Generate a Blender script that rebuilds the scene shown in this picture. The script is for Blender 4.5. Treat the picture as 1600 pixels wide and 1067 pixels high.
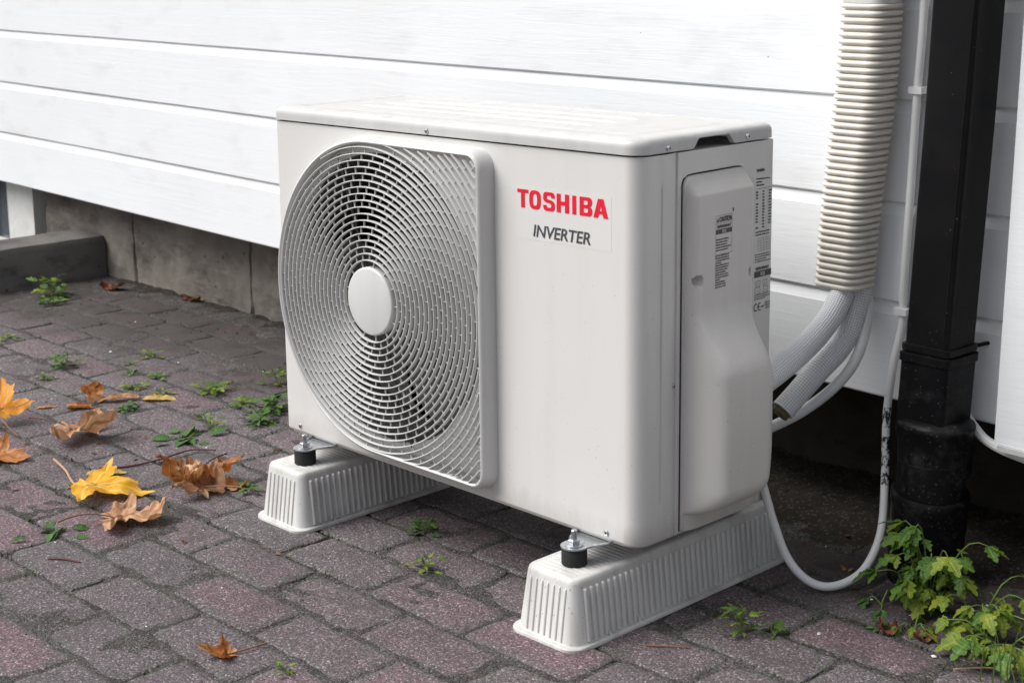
import bpy, bmesh, math, random
from mathutils import Vector, Matrix, noise, Euler

R = math.radians
rnd = random.Random(7)
scene = bpy.context.scene
for o in list(bpy.data.objects):
    bpy.data.objects.remove(o)

# ---------------------------------------------------------------- camera
GZ = -0.127                      # height of the paving; z = 0 is the casing's bottom edge
cam_data = bpy.data.cameras.new('camera')
cam = bpy.data.objects.new('camera', cam_data)
scene.collection.objects.link(cam)
cam.location = (2.12242, -1.54516, 0.81860)
cam.rotation_euler = (1.375553, 0.019687, 0.832929)
cam_data.sensor_width = 36.0
cam_data.lens = 36.0 * 2503.28 / 1600.0
cam_data.shift_x = 102.876 / 1600.0
cam_data.shift_y = -143.15 / 1600.0
cam_data.clip_start = 0.05
cam_data.clip_end = 500
cam_data.dof.use_dof = True
cam_data.dof.focus_distance = 2.45
cam_data.dof.aperture_fstop = 11.0
scene.camera = cam

# ---------------------------------------------------------------- world and sun
SUN_EL, SUN_AZ = 50.0, 228.0     # azimuth of the sun seen from the yard, degrees from +X towards +Y
world = bpy.data.worlds.new('World')
scene.world = world
world.use_nodes = True
wn = world.node_tree.nodes
wl = world.node_tree.links
for n in list(wn):
    wn.remove(n)
wo = wn.new('ShaderNodeOutputWorld')
wb = wn.new('ShaderNodeBackground')
ws = wn.new('ShaderNodeTexSky')
wh = wn.new('ShaderNodeHueSaturation')
ws.sky_type = 'NISHITA'
ws.sun_disc = False
ws.sun_elevation = R(SUN_EL)
ws.sun_rotation = R(90.0 - SUN_AZ)
ws.dust_density = 3.0
wh.inputs['Saturation'].default_value = 0.42      # a bright overcast sky is nearly neutral
wl.new(ws.outputs[0], wh.inputs['Color'])
wl.new(wh.outputs[0], wb.inputs['Color'])
wb.inputs['Strength'].default_value = 0.05
wl.new(wb.outputs[0], wo.inputs[0])

sun_data = bpy.data.lights.new('sun', 'SUN')
sun_data.energy = 1.5
sun_data.angle = R(48)
sun_data.color = (1.0, 0.993, 0.980)
sun = bpy.data.objects.new('sun', sun_data)
scene.collection.objects.link(sun)
sd = Vector((math.cos(R(SUN_EL)) * math.cos(R(SUN_AZ)), math.cos(R(SUN_EL)) * math.sin(R(SUN_AZ)), math.sin(R(SUN_EL))))
sun.rotation_euler = sd.to_track_quat('Z', 'Y').to_euler()
sun.location = sd * 5

vs = scene.view_settings
vs.view_transform = 'Standard'
vs.look = 'None'
vs.gamma = 1.0
vs.use_curve_mapping = False
vs.exposure = 1.44

# ---------------------------------------------------------------- material helpers
class NT:
    def __init__(s, name):
        s.m = bpy.data.materials.new(name)
        s.m.use_nodes = True
        s.t = s.m.node_tree
        s.b = s.t.nodes['Principled BSDF']
    def n(s, typ, **kw):
        nd = s.t.nodes.new(typ)
        for k, v in kw.items():
            if k.startswith('i_'):
                nd.inputs[k[2:].replace('_', ' ')].default_value = v
            else:
                setattr(nd, k, v)
        return nd
    def l(s, a, b):
        s.t.links.new(a, b)
    def pos(s, scale=(1, 1, 1), obj=False, rotz=0.0):
        if obj:
            c = s.n('ShaderNodeTexCoord').outputs['Object']
        else:
            c = s.n('ShaderNodeNewGeometry').outputs['Position']
        mp = s.n('ShaderNodeMapping')
        mp.inputs['Scale'].default_value = scale
        mp.inputs['Rotation'].default_value = (0, 0, rotz)
        s.l(c, mp.inputs['Vector'])
        return mp.outputs[0]
    def noise(s, vec, scale, detail=3.0, rough=0.55, dist=0.0):
        nd = s.n('ShaderNodeTexNoise')
        nd.inputs['Scale'].default_value = scale
        nd.inputs['Detail'].default_value = detail
        nd.inputs['Roughness'].default_value = rough
        nd.inputs['Distortion'].default_value = dist
        s.l(vec, nd.inputs['Vector'])
        return nd.outputs['Fac']
    def ramp(s, fac, stops, interp='LINEAR'):
        nd = s.n('ShaderNodeValToRGB')
        cr = nd.color_ramp
        cr.interpolation = interp
        while len(cr.elements) < len(stops):
            cr.elements.new(0.5)
        for e, (p, c) in zip(cr.elements, stops):
            e.position = p
            e.color = (c, c, c, 1) if isinstance(c, (int, float)) else (c[0], c[1], c[2], 1)
        s.l(fac, nd.inputs[0])
        return nd.outputs[0]
    def mix(s, fac, a, b, mode='MIX'):
        nd = s.n('ShaderNodeMix', data_type='RGBA', blend_type=mode)
        for sock, v in ((nd.inputs['Factor'], fac), (nd.inputs[6], a), (nd.inputs[7], b)):
            if isinstance(v, bpy.types.NodeSocket):
                s.l(v, sock)
            elif isinstance(v, (int, float)):
                sock.default_value = v
            else:
                sock.default_value = (v[0], v[1], v[2], 1)
        return nd.outputs[2]
    def math(s, op, a, b=None, c=None):
        nd = s.n('ShaderNodeMath', operation=op)
        for i, v in enumerate((a, b, c)):
            if v is None:
                continue
            if isinstance(v, bpy.types.NodeSocket):
                s.l(v, nd.inputs[i])
            else:
                nd.inputs[i].default_value = v
        return nd.outputs[0]
    def bump(s, h, strength=0.3, dist=0.002, prev=None):
        nd = s.n('ShaderNodeBump')
        nd.inputs['Strength'].default_value = strength
        nd.inputs['Distance'].default_value = dist
        s.l(h, nd.inputs['Height'])
        if prev is not None:
            s.l(prev, nd.inputs['Normal'])
        return nd.outputs[0]
    def fin(s, col=None, rough=None, normal=None, metal=None, spec=None):
        b = s.b
        for key, v in (('Base Color', col), ('Roughness', rough), ('Metallic', metal), ('Specular IOR Level', spec)):
            if v is None:
                continue
            if isinstance(v, bpy.types.NodeSocket):
                s.l(v, b.inputs[key])
            elif isinstance(v, (int, float)):
                b.inputs[key].default_value = v
            else:
                b.inputs[key].default_value = (v[0], v[1], v[2], 1)
        if normal is not None:
            s.l(normal, b.inputs['Normal'])
        return s.m

def mat_plain(name, col, rough=0.5, metal=0.0, spec=0.5, nscale=60, namt=0.12):
    t = NT(name)
    p = t.pos()
    f = t.noise(p, nscale, 4)
    c = t.mix(t.ramp(f, [(0.3, 0), (0.7, 1)]), [x * (1 - namt) for x in col], [min(1, x * (1 + namt)) for x in col])
    return t.fin(c, rough, None, metal, spec)

def mat_casing(name, col, speck=0.55, grime=0.16):
    t = NT(name)
    p = t.pos()
    big = t.noise(p, 7, 3)
    c = t.mix(t.ramp(big, [(0.3, 0), (0.75, 1)]), col, [x * 0.965 for x in col])
    # small dirt specks splashed up from the paving: denser low down
    sep = t.n('ShaderNodeSeparateXYZ')
    t.l(t.n('ShaderNodeNewGeometry').outputs['Position'], sep.inputs[0])
    low = t.n('ShaderNodeMapRange')
    t.l(sep.outputs['Z'], low.inputs[0])
    low.inputs[1].default_value = 0.45
    low.inputs[2].default_value = 0.0
    low.inputs[3].default_value = 0.0
    low.inputs[4].default_value = 0.075
    vo = t.n('ShaderNodeTexVoronoi')
    vo.inputs['Scale'].default_value = 230
    t.l(p, vo.inputs['Vector'])
    clump = t.ramp(t.noise(p, 9, 2), [(0.35, 0.3), (0.7, 1.0)])
    thr = t.math('MULTIPLY', t.math('ADD', low.outputs[0], 0.05), clump)
    wn_ = t.n('ShaderNodeTexWhiteNoise')
    t.l(vo.outputs['Position'], wn_.inputs['Vector'])
    on = t.math('LESS_THAN', wn_.outputs['Value'], t.math('MULTIPLY', thr, 2.0 * speck))
    dot = t.math('LESS_THAN', vo.outputs['Distance'], t.math('ADD', t.math('MULTIPLY', wn_.outputs['Value'], 1.2), 0.10))
    m = t.math('MULTIPLY', on, dot)
    c = t.mix(t.math('MULTIPLY', m, 0.6), c, (0.12, 0.10, 0.085))
    # grey-brown film in streaks
    st = t.noise(t.pos((30, 30, 3)), 1.0, 4)
    film = t.math('MULTIPLY', t.ramp(st, [(0.48, 0), (0.8, 1)]), grime)
    c = t.mix(film, c, (0.24, 0.215, 0.185))
    hem = t.n('ShaderNodeMapRange')
    t.l(t.math('ADD', sep.outputs['Z'], t.math('MULTIPLY', t.noise(t.pos((40, 40, 12)), 1.0, 5, 0.7), -0.045)), hem.inputs[0])
    hem.inputs[1].default_value = 0.012
    hem.inputs[2].default_value = -0.022
    c = t.mix(t.math('MULTIPLY', hem.outputs[0], 0.30), c, (0.20, 0.175, 0.15))
    fine = t.noise(p, 1400, 2)
    return t.fin(c, 0.38, t.bump(fine, 0.05, 0.0004), 0, 0.45)

def mat_paint_wood(name, dirt=0.2):
    t = NT(name)
    p = t.pos((2.2, 2.2, 55), rotz=0)
    w1 = t.noise(p, 2.0, 6, 0.62, 0.6)
    p2 = t.pos((14, 14, 240))
    w2 = t.noise(p2, 1.5, 4, 0.6, 0.2)
    pk = t.noise(t.pos(), 3.2, 3)
    h = t.math('ADD', t.math('MULTIPLY', w1, 0.9), t.math('MULTIPLY', w2, 0.55))
    c = t.mix(t.ramp(pk, [(0.35, 0), (0.8, 1)]), (0.80, 0.815, 0.83), (0.76, 0.77, 0.775))
    sm = t.noise(t.pos((3, 3, 9)), 2.2, 5)
    c = t.mix(t.math('MULTIPLY', t.ramp(sm, [(0.55, 0), (0.8, 1)]), dirt), c, (0.42, 0.40, 0.36))
    vo = t.n('ShaderNodeTexVoronoi')
    vo.inputs['Scale'].default_value = 24
    t.l(t.pos((1, 1, 1.6)), vo.inputs['Vector'])
    wn_ = t.n('ShaderNodeTexWhiteNoise')
    t.l(vo.outputs['Position'], wn_.inputs['Vector'])
    dots = t.math('MULTIPLY', t.math('LESS_THAN', wn_.outputs['Value'], 0.05), t.math('LESS_THAN', vo.outputs['Distance'], 0.045))
    c = t.mix(t.math('MULTIPLY', dots, 0.6), c, (0.2, 0.17, 0.14))
    n1 = t.bump(h, 0.30, 0.0015)
    return t.fin(c, 0.5, n1, 0, 0.4)

PX, PY = 0.2065, 0.1035           # paver module
ROW0, COL0 = -0.058, 0.290

def mat_paver(name):
    t = NT(name)
    g = t.n('ShaderNodeNewGeometry').outputs['Position']
    sep = t.n('ShaderNodeSeparateXYZ')
    t.l(g, sep.inputs[0])
    row = t.math('FLOOR', t.math('DIVIDE', t.math('SUBTRACT', sep.outputs['Y'], ROW0), PY))
    off = t.math('MULTIPLY', t.math('MODULO', t.math('ADD', row, 100.0), 2.0), PX / 2)
    colm = t.math('FLOOR', t.math('DIVIDE', t.math('ADD', t.math('SUBTRACT', sep.outputs['X'], COL0), off), PX))
    cmb = t.n('ShaderNodeCombineXYZ')
    t.l(row, cmb.inputs[0])
    t.l(colm, cmb.inputs[1])
    wn_ = t.n('ShaderNodeTexWhiteNoise')
    t.l(cmb.outputs[0], wn_.inputs['Vector'])
    p = t.pos()
    lowf = t.noise(p, 6.0, 4)
    tint = t.math('ADD', t.math('MULTIPLY', wn_.outputs['Value'], 0.55), t.math('MULTIPLY', lowf, 0.6))
    base = t.ramp(tint, [(0.12, (0.100, 0.089, 0.094)), (0.42, (0.115, 0.094, 0.100)), (0.72, (0.134, 0.094, 0.104)), (0.98, (0.162, 0.092, 0.105))])
    # the red-purple face colour is worn away along the edges of each stone
    def edge_dist(coord, size):
        f_ = t.math('FRACT', coord)
        return t.math('MULTIPLY', t.math('MINIMUM', f_, t.math('SUBTRACT', 1.0, f_)), size)
    ex_ = edge_dist(t.math('DIVIDE', t.math('ADD', t.math('SUBTRACT', sep.outputs['X'], COL0), off), PX), PX)
    ey_ = edge_dist(t.math('DIVIDE', t.math('SUBTRACT', sep.outputs['Y'], ROW0), PY), PY)
    ed = t.math('ADD', t.math('MINIMUM', ex_, ey_), t.math('MULTIPLY', t.math('SUBTRACT', t.noise(p, 26, 5, 0.65), 0.5), 0.045))
    er = t.n('ShaderNodeMapRange', interpolation_type='SMOOTHSTEP')
    t.l(ed, er.inputs[0])
    er.inputs[1].default_value = 0.026
    er.inputs[2].default_value = 0.004
    base = t.mix(t.math('MULTIPLY', er.outputs[0], 0.75), base, (0.104, 0.096, 0.094))
    # worn, paler and greyer patches that run across the stones
    worn = t.ramp(t.noise(p, 3.1, 5, 0.6), [(0.40, 0), (0.72, 1)])
    base = t.mix(t.math('MULTIPLY', worn, 0.72), base, (0.132, 0.120, 0.121))
    # exposed aggregate
    vo = t.n('ShaderNodeTexVoronoi')
    vo.inputs['Scale'].default_value = 430
    t.l(p, vo.inputs['Vector'])
    wv = t.n('ShaderNodeTexWhiteNoise')
    t.l(vo.outputs['Position'], wv.inputs['Vector'])
    grit = t.ramp(wv.outputs['Value'], [(0.0, 0.32), (0.45, 0.80), (0.8, 1.25), (0.93, 1.8), (1.0, 3.4)])
    base = t.mix(0.78, base, grit, 'MULTIPLY')
    # dark soil film by the wall and in blotches
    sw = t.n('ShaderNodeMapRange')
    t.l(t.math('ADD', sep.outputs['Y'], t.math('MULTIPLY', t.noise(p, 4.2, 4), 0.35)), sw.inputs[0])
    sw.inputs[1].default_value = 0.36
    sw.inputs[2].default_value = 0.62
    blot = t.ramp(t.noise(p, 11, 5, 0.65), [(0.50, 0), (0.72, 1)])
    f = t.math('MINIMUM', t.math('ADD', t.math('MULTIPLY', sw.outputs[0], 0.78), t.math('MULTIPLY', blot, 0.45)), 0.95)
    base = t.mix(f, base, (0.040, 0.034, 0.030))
    h = t.math('ADD', t.math('MULTIPLY', vo.outputs['Distance'], -0.8), t.math('MULTIPLY', t.noise(p, 120, 4), 1.4))
    nrm = t.bump(h, 0.75, 0.0016)
    return t.fin(base, 0.86, nrm, 0, 0.3)

def mat_soil(name, a=(0.022, 0.018, 0.014), b=(0.050, 0.041, 0.033), sc=60):
    t = NT(name)
    p = t.pos()
    c = t.mix(t.ramp(t.noise(p, sc, 6, 0.7), [(0.3, 0), (0.7, 1)]), a, b)
    vo = t.n('ShaderNodeTexVoronoi')
    vo.inputs['Scale'].default_value = 260
    t.l(p, vo.inputs['Vector'])
    wv = t.n('ShaderNodeTexWhiteNoise')
    t.l(vo.outputs['Position'], wv.inputs['Vector'])
    c = t.mix(t.math('MULTIPLY', t.math('GREATER_THAN', wv.outputs['Value'], 0.90), 0.5), c, (0.13, 0.12, 0.11))
    return t.fin(c, 0.95, t.bump(t.noise(p, 180, 6, 0.7), 1.0, 0.004), 0, 0.2)

def mat_concrete(name, a, b, dark=(0.06, 0.05, 0.042)):
    t = NT(name)
    p = t.pos()
    c = t.mix(t.ramp(t.noise(p, 5, 5, 0.6), [(0.3, 0), (0.7, 1)]), a, b)
    c = t.mix(t.math('MULTIPLY', t.ramp(t.noise(t.pos((1, 1, 2.2)), 9, 6, 0.65), [(0.50, 0), (0.70, 1)]), 0.7), c, dark)
    c = t.mix(t.math('MULTIPLY', t.ramp(t.noise(t.pos((1, 1, 3.5)), 5, 6, 0.7), [(0.55, 0), (0.75, 1)]), 0.5), c, [x * 1.5 for x in a])
    vo = t.n('ShaderNodeTexVoronoi')
    vo.inputs['Scale'].default_value = 34
    t.l(p, vo.inputs['Vector'])
    wv = t.n('ShaderNodeTexWhiteNoise')
    t.l(vo.outputs['Position'], wv.inputs['Vector'])
    pit = t.math('MULTIPLY', t.math('LESS_THAN', wv.outputs['Value'], 0.16), t.math('LESS_THAN', vo.outputs['Distance'], 0.16))
    c = t.mix(t.math('MULTIPLY', pit, 0.7), c, (0.03, 0.025, 0.022))
    hh = t.math('SUBTRACT', t.noise(p, 90, 6, 0.65), pit)
    return t.fin(c, 0.9, t.bump(hh, 0.6, 0.004), 0, 0.25)

def mat_leaf(name, stops, vein, rough=0.55, nsc=22, sub=0.0):
    t = NT(name)
    p = t.pos(obj=True)
    f = t.noise(p, nsc, 5, 0.65)
    c = t.ramp(f, stops)
    sp = t.ramp(t.noise(p, nsc * 6, 3), [(0.62, 0), (0.72, 1)])
    c = t.mix(t.math('MULTIPLY', sp, 0.35), c, [x * 0.35 for x in stops[0][1]])
    at = t.n('ShaderNodeAttribute', attribute_name='vein')
    c = t.mix(t.math('MULTIPLY', at.outputs['Fac'], 0.75), c, vein)
    h = t.math('ADD', t.noise(p, nsc * 4, 4), t.math('MULTIPLY', at.outputs['Fac'], 1.0))
    m = t.fin(c, rough, t.bump(h, 0.5, 0.002), 0, 0.35)
    # thin leaf: let some light through
    out = t.t.nodes['Material Output']
    tr = t.n('ShaderNodeBsdfTranslucent')
    t.l(c, tr.inputs['Color'])
    mx = t.n('ShaderNodeMixShader')
    mx.inputs[0].default_value = 0.25
    t.l(t.b.outputs[0], mx.inputs[1])
    t.l(tr.outputs[0], mx.inputs[2])
    t.l(mx.outputs[0], out.inputs['Surface'])
    return m

def mat_woven(name):
    t = NT(name)
    uv = t.n('ShaderNodeUVMap', uv_map='weave').outputs[0]
    sep = t.n('ShaderNodeSeparateXYZ')
    t.l(uv, sep.inputs[0])
    a = t.math('ABSOLUTE', t.math('SINE', t.math('MULTIPLY', sep.outputs[0], math.pi)))
    b = t.math('ABSOLUTE', t.math('SINE', t.math('MULTIPLY', sep.outputs[1], math.pi)))
    h = t.math('MULTIPLY', t.math('POWER', a, 0.5), t.math('POWER', b, 0.5))
    c = t.mix(t.ramp(h, [(0.25, 0), (0.7, 1)]), (0.56, 0.56, 0.57), (0.86, 0.87, 0.88))
    return t.fin(c, 0.55, t.bump(h, 0.8, 0.0016), 0, 0.3)

M = {}
M['casing'] = mat_casing('casing enamel', (0.655, 0.643, 0.620), 0.55, 0.07)
M['cover'] = mat_casing('valve cover plastic', (0.64, 0.615, 0.585), 0.7, 0.10)
M['guard'] = mat_casing('guard plastic', (0.60, 0.595, 0.58), 0.3)
M['lid'] = mat_casing('lid enamel', (0.52, 0.515, 0.505), 0.12, 0.25)
M['dark_in'] = mat_plain('dark fan interior', (0.02, 0.019, 0.018), 0.7, 0, 0.2)
M['coil'] = mat_plain('aluminium coil', (0.10, 0.095, 0.09), 0.6, 0.3)
M['fan'] = mat_plain('fan plastic', (0.06, 0.058, 0.056), 0.5)
M['steel'] = mat_plain('zinc plated steel', (0.50, 0.52, 0.54), 0.34, 0.9, 0.5, 220, 0.25)
M['screw'] = mat_plain('screw steel', (0.55, 0.55, 0.56), 0.28, 1.0)
M['rubber'] = mat_plain('black rubber', (0.018, 0.018, 0.019), 0.65, 0, 0.3)
M['red_print'] = mat_plain('red print', (0.72, 0.004, 0.028), 0.45)
M['grey_print'] = mat_plain('dark grey print', (0.055, 0.06, 0.068), 0.5)
M['black_print'] = mat_plain('black print', (0.07, 0.07, 0.07), 0.5)
M['film'] = mat_plain('clear label film', (0.652, 0.640, 0.615), 0.37, 0, 0.5, 20, 0.01)
M['pale_print'] = mat_plain('pale label print', (0.55, 0.54, 0.52), 0.5)
M['siding'] = mat_paint_wood('white painted boards', 0.22)
M['panel'] = mat_paint_wood('white painted panel', 0.15)
M['paver'] = mat_paver('concrete pavers')
M['soil'] = mat_soil('dark soil')
def mat_sand():
    t = NT('gritty joint sand')
    p = t.pos()
    c = t.mix(t.ramp(t.noise(p, 20, 6, 0.7), [(0.3, 0), (0.7, 1)]), (0.050, 0.045, 0.042), (0.112, 0.104, 0.100))
    vo = t.n('ShaderNodeTexVoronoi')
    vo.inputs['Scale'].default_value = 380
    t.l(p, vo.inputs['Vector'])
    wv = t.n('ShaderNodeTexWhiteNoise')
    t.l(vo.outputs['Position'], wv.inputs['Vector'])
    grit = t.ramp(wv.outputs['Value'], [(0.0, 0.35), (0.45, 0.85), (0.8, 1.3), (0.93, 1.8), (1.0, 3.0)])
    c = t.mix(0.8, c, grit, 'MULTIPLY')
    h = t.math('ADD', t.math('MULTIPLY', vo.outputs['Distance'], -1.2), t.math('MULTIPLY', t.noise(p, 110, 5, 0.7), 2.0))
    return t.fin(c, 0.95, t.bump(h, 0.9, 0.0025), 0, 0.2)
M['sand'] = mat_sand()
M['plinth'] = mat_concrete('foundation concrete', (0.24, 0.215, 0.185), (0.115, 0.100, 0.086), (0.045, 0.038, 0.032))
M['plinth_shade'] = mat_concrete('shade-darkened foundation masonry', (0.055, 0.047, 0.040), (0.028, 0.024, 0.021), (0.014, 0.012, 0.010))  # shade under the boards and behind the unit, painted into the masonry colour
M['kerb'] = mat_concrete('kerb concrete', (0.085, 0.08, 0.078), (0.15, 0.14, 0.13), (0.03, 0.028, 0.026))
M['batten'] = mat_plain('dark sheathing', (0.035, 0.03, 0.026), 0.9)
M['block'] = mat_casing('foot block plastic', (0.72, 0.715, 0.695), 0.8, 0.6)
M['block_rib'] = mat_casing('raised rib plastic', (0.78, 0.775, 0.76), 0.4, 0.2)
M['duct'] = mat_plain('cream corrugated plastic', (0.66, 0.615, 0.55), 0.42, 0, 0.5, 40, 0.07)
M['trunk'] = mat_plain('weathered white trunking', (0.55, 0.55, 0.54), 0.5)
M['woven'] = mat_woven('woven insulation sleeve')
M['insul'] = mat_plain('brown pipe insulation', (0.11, 0.095, 0.045), 0.8)
M['white_cable'] = mat_plain('white cable sheath', (0.72, 0.72, 0.71), 0.4, 0, 0.5, 30, 0.06)
M['black_pipe'] = None
M['window_frame'] = mat_plain('white window paint', (0.70, 0.70, 0.67), 0.5, 0, 0.5, 30, 0.08)
M['glass'] = mat_plain('grey window glass', (0.10, 0.11, 0.13), 0.08, 0, 0.6)

def mat_black_pipe():
    t = NT('black painted downpipe')
    p = t.pos()
    c = t.mix(t.ramp(t.noise(p, 14, 5), [(0.35, 0), (0.75, 1)]), (0.005, 0.005, 0.006), (0.010, 0.009, 0.009))
    sep = t.n('ShaderNodeSeparateXYZ')
    t.l(t.n('ShaderNodeNewGeometry').outputs['Position'], sep.inputs[0])
    mr = t.n('ShaderNodeMapRange')
    t.l(sep.outputs['Z'], mr.inputs[0])
    mr.inputs[1].default_value = 0.32
    mr.inputs[2].default_value = 0.05
    vo = t.n('ShaderNodeTexVoronoi')
    vo.inputs['Scale'].default_value = 330
    t.l(p, vo.inputs['Vector'])
    wv = t.n('ShaderNodeTexWhiteNoise')
    t.l(vo.outputs['Position'], wv.inputs['Vector'])
    thr = t.math('ADD', t.math('MULTIPLY', mr.outputs[0], 0.10), 0.006)
    d = t.math('MULTIPLY', t.math('LESS_THAN', wv.outputs['Value'], thr), t.math('LESS_THAN', vo.outputs['Distance'], 0.3))
    c = t.mix(t.math('MULTIPLY', d, 0.40), c, (0.20, 0.20, 0.20))
    film = t.math('MULTIPLY', t.math('MULTIPLY', t.ramp(t.noise(p, 30, 5, 0.7), [(0.5, 0), (0.75, 1)]), mr.outputs[0]), 0.22)
    c = t.mix(film, c, (0.14, 0.14, 0.14))
    return t.fin(c, 0.36, t.bump(t.noise(p, 300, 3), 0.1, 0.0008), 0, 0.13)
M['black_pipe'] = mat_black_pipe()

def mat_old_cable():
    t = NT('white cable sheath with worn black patches')
    p = t.pos()
    sep = t.n('ShaderNodeSeparateXYZ')
    t.l(t.n('ShaderNodeNewGeometry').outputs['Position'], sep.inputs[0])
    a = t.math('MULTIPLY', t.math('LESS_THAN', sep.outputs['Z'], 0.105), t.math('GREATER_THAN', sep.outputs['Z'], 0.075))
    b = t.math('MULTIPLY', t.math('LESS_THAN', sep.outputs['Z'], 0.062), t.math('GREATER_THAN', sep.outputs['Z'], -0.005))
    z = t.math('MULTIPLY', t.math('ADD', a, b), t.math('GREATER_THAN', sep.outputs['Y'], 0.42))
    ragged = t.ramp(t.noise(t.pos((1, 1, 0.5)), 160, 4, 0.7), [(0.46, 0), (0.52, 1)])
    m = t.math('MULTIPLY', z, ragged)
    c = t.mix(m, (0.72, 0.72, 0.71), (0.02, 0.02, 0.025))
    return t.fin(c, 0.42, None, 0, 0.5)
M['old_cable'] = mat_old_cable()

M['maple_yellow'] = mat_leaf('yellow maple leaf', [(0.25, (0.50, 0.17, 0.008)), (0.5, (0.72, 0.36, 0.012)), (0.8, (0.80, 0.50, 0.05))], (0.75, 0.50, 0.12))
M['maple_orange'] = mat_leaf('orange maple leaf', [(0.3, (0.45, 0.13, 0.008)), (0.5, (0.68, 0.26, 0.010)), (0.7, (0.74, 0.38, 0.03))], (0.55, 0.22, 0.05))
M['maple_tan'] = mat_leaf('dry tan maple leaf', [(0.30, (0.20, 0.085, 0.035)), (0.45, (0.45, 0.23, 0.11)), (0.68, (0.66, 0.42, 0.25))], (0.30, 0.13, 0.06))
M['maple_brown'] = mat_leaf('dry orange brown maple leaf', [(0.32, (0.20, 0.06, 0.015)), (0.46, (0.45, 0.16, 0.030)), (0.55, (0.50, 0.22, 0.07)), (0.68, (0.62, 0.36, 0.17))], (0.28, 0.10, 0.04))
M['maple_dark'] = mat_leaf('dark red brown dead leaf', [(0.3, (0.07, 0.022, 0.012)), (0.5, (0.14, 0.045, 0.02)), (0.7, (0.22, 0.09, 0.05))], (0.1, 0.03, 0.02))
M['leaf_straw'] = mat_leaf('straw coloured dry leaf', [(0.25, (0.34, 0.20, 0.05)), (0.5, (0.52, 0.34, 0.10)), (0.8, (0.62, 0.46, 0.18))], (0.5, 0.36, 0.14))
M['stem_brown'] = mat_plain('dry leaf stalk', (0.22, 0.10, 0.055), 0.6)
M['stem_dark'] = mat_plain('dark red leaf stalk', (0.09, 0.025, 0.025), 0.6)
M['stem_tan'] = mat_plain('tan leaf stalk', (0.40, 0.24, 0.14), 0.6)
M['green'] = mat_leaf('fresh green leaf', [(0.3, (0.030, 0.080, 0.009)), (0.5, (0.065, 0.145, 0.014)), (0.72, (0.13, 0.21, 0.02))], (0.16, 0.26, 0.06), 0.45, 40)
M['green_dark'] = mat_leaf('dark green leaf', [(0.25, (0.020, 0.065, 0.014)), (0.5, (0.045, 0.12, 0.022)), (0.8, (0.09, 0.19, 0.03))], (0.12, 0.20, 0.06), 0.5, 40)
M['green_yellow'] = mat_leaf('yellow green leaf', [(0.3, (0.075, 0.125, 0.010)), (0.5, (0.15, 0.215, 0.014)), (0.72, (0.29, 0.30, 0.02))], (0.30, 0.36, 0.08), 0.45, 40)
M['stem_green'] = mat_plain('green stem', (0.10, 0.16, 0.03), 0.5)
M['moss'] = mat_plain('moss', (0.05, 0.075, 0.018), 0.95, 0, 0.1, 300, 0.5)

# ---------------------------------------------------------------- mesh helpers
COL = scene.collection

class MB:
    def __init__(s):
        s.v, s.f = [], []
    def add(s, v, f):
        b = len(s.v)
        s.v += [tuple(p) for p in v]
        s.f += [tuple(i + b for i in q) for q in f]
        return s
    def box(s, x0, x1, y0, y1, z0, z1):
        return s.add([(x0, y0, z0), (x1, y0, z0), (x1, y1, z0), (x0, y1, z0), (x0, y0, z1), (x1, y0, z1), (x1, y1, z1), (x0, y1, z1)],
                     [(0, 3, 2, 1), (4, 5, 6, 7), (0, 1, 5, 4), (1, 2, 6, 5), (2, 3, 7, 6), (3, 0, 4, 7)])
    def loft(s, rings, caps=True, closed=True):
        n = len(rings[0])
        v = [p for r in rings for p in r]
        f = []
        for i in range(len(rings) - 1):
            for j in range(n if closed else n - 1):
                k = (j + 1) % n
                f.append((i * n + j, i * n + k, (i + 1) * n + k, (i + 1) * n + j))
        if caps and closed:
            f.append(tuple(reversed(range(n))))
            f.append(tuple(range((len(rings) - 1) * n, len(rings) * n)))
        return s.add(v, f)
    def tube(s, path, r, n=12, caps=True):
        path = [Vector(p) for p in path]
        rr = r if isinstance(r, (list, tuple)) else [r] * len(path)
        rings = []
        up = Vector((0.123, 0.31, 0.94))
        for i, p in enumerate(path):
            d = (path[min(i + 1, len(path) - 1)] - path[max(i - 1, 0)]).normalized()
            a = up - d * up.dot(d)
            if a.length < 1e-3:
                a = Vector((1, 0, 0)) - d * d.x
            a.normalize()
            up = a
            b = d.cross(a)
            rings.append([p + (a * math.cos(2 * math.pi * k / n) + b * math.sin(2 * math.pi * k / n)) * rr[i] for k in range(n)])
        return s.loft(rings, caps)
    def lathe(s, prof, n=24, c=(0, 0, 0), mat=None):
        rings = []
        for (r, z) in prof:
            ring = []
            for k in range(n):
                a = 2 * math.pi * k / n
                p = Vector((r * math.cos(a), r * math.sin(a), z))
                if mat is not None:
                    p = mat @ p
                ring.append(p + Vector(c))
            rings.append(ring)
        return s.loft(rings, True)
    def mesh(s, name, smooth=35):
        me = bpy.data.meshes.new(name)
        me.from_pydata(s.v, [], s.f)
        me.validate()
        bm = bmesh.new()
        bm.from_mesh(me)
        bmesh.ops.recalc_face_normals(bm, faces=bm.faces)
        bm.to_mesh(me)
        bm.free()
        if smooth:
            for p in me.polygons:
                p.use_smooth = True
            me.set_sharp_from_angle(angle=R(smooth))
        me.update()
        return me
    def build(s, name, mat, parent=None, smooth=35):
        return link(name, s.mesh(name, smooth), mat, parent)

def link(name, me, mat, parent=None):
    if mat is not None and not me.materials:
        me.materials.append(mat)
    o = bpy.data.objects.new(name, me)
    COL.objects.link(o)
    if parent is not None:
        o.parent = parent
    return o

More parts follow.
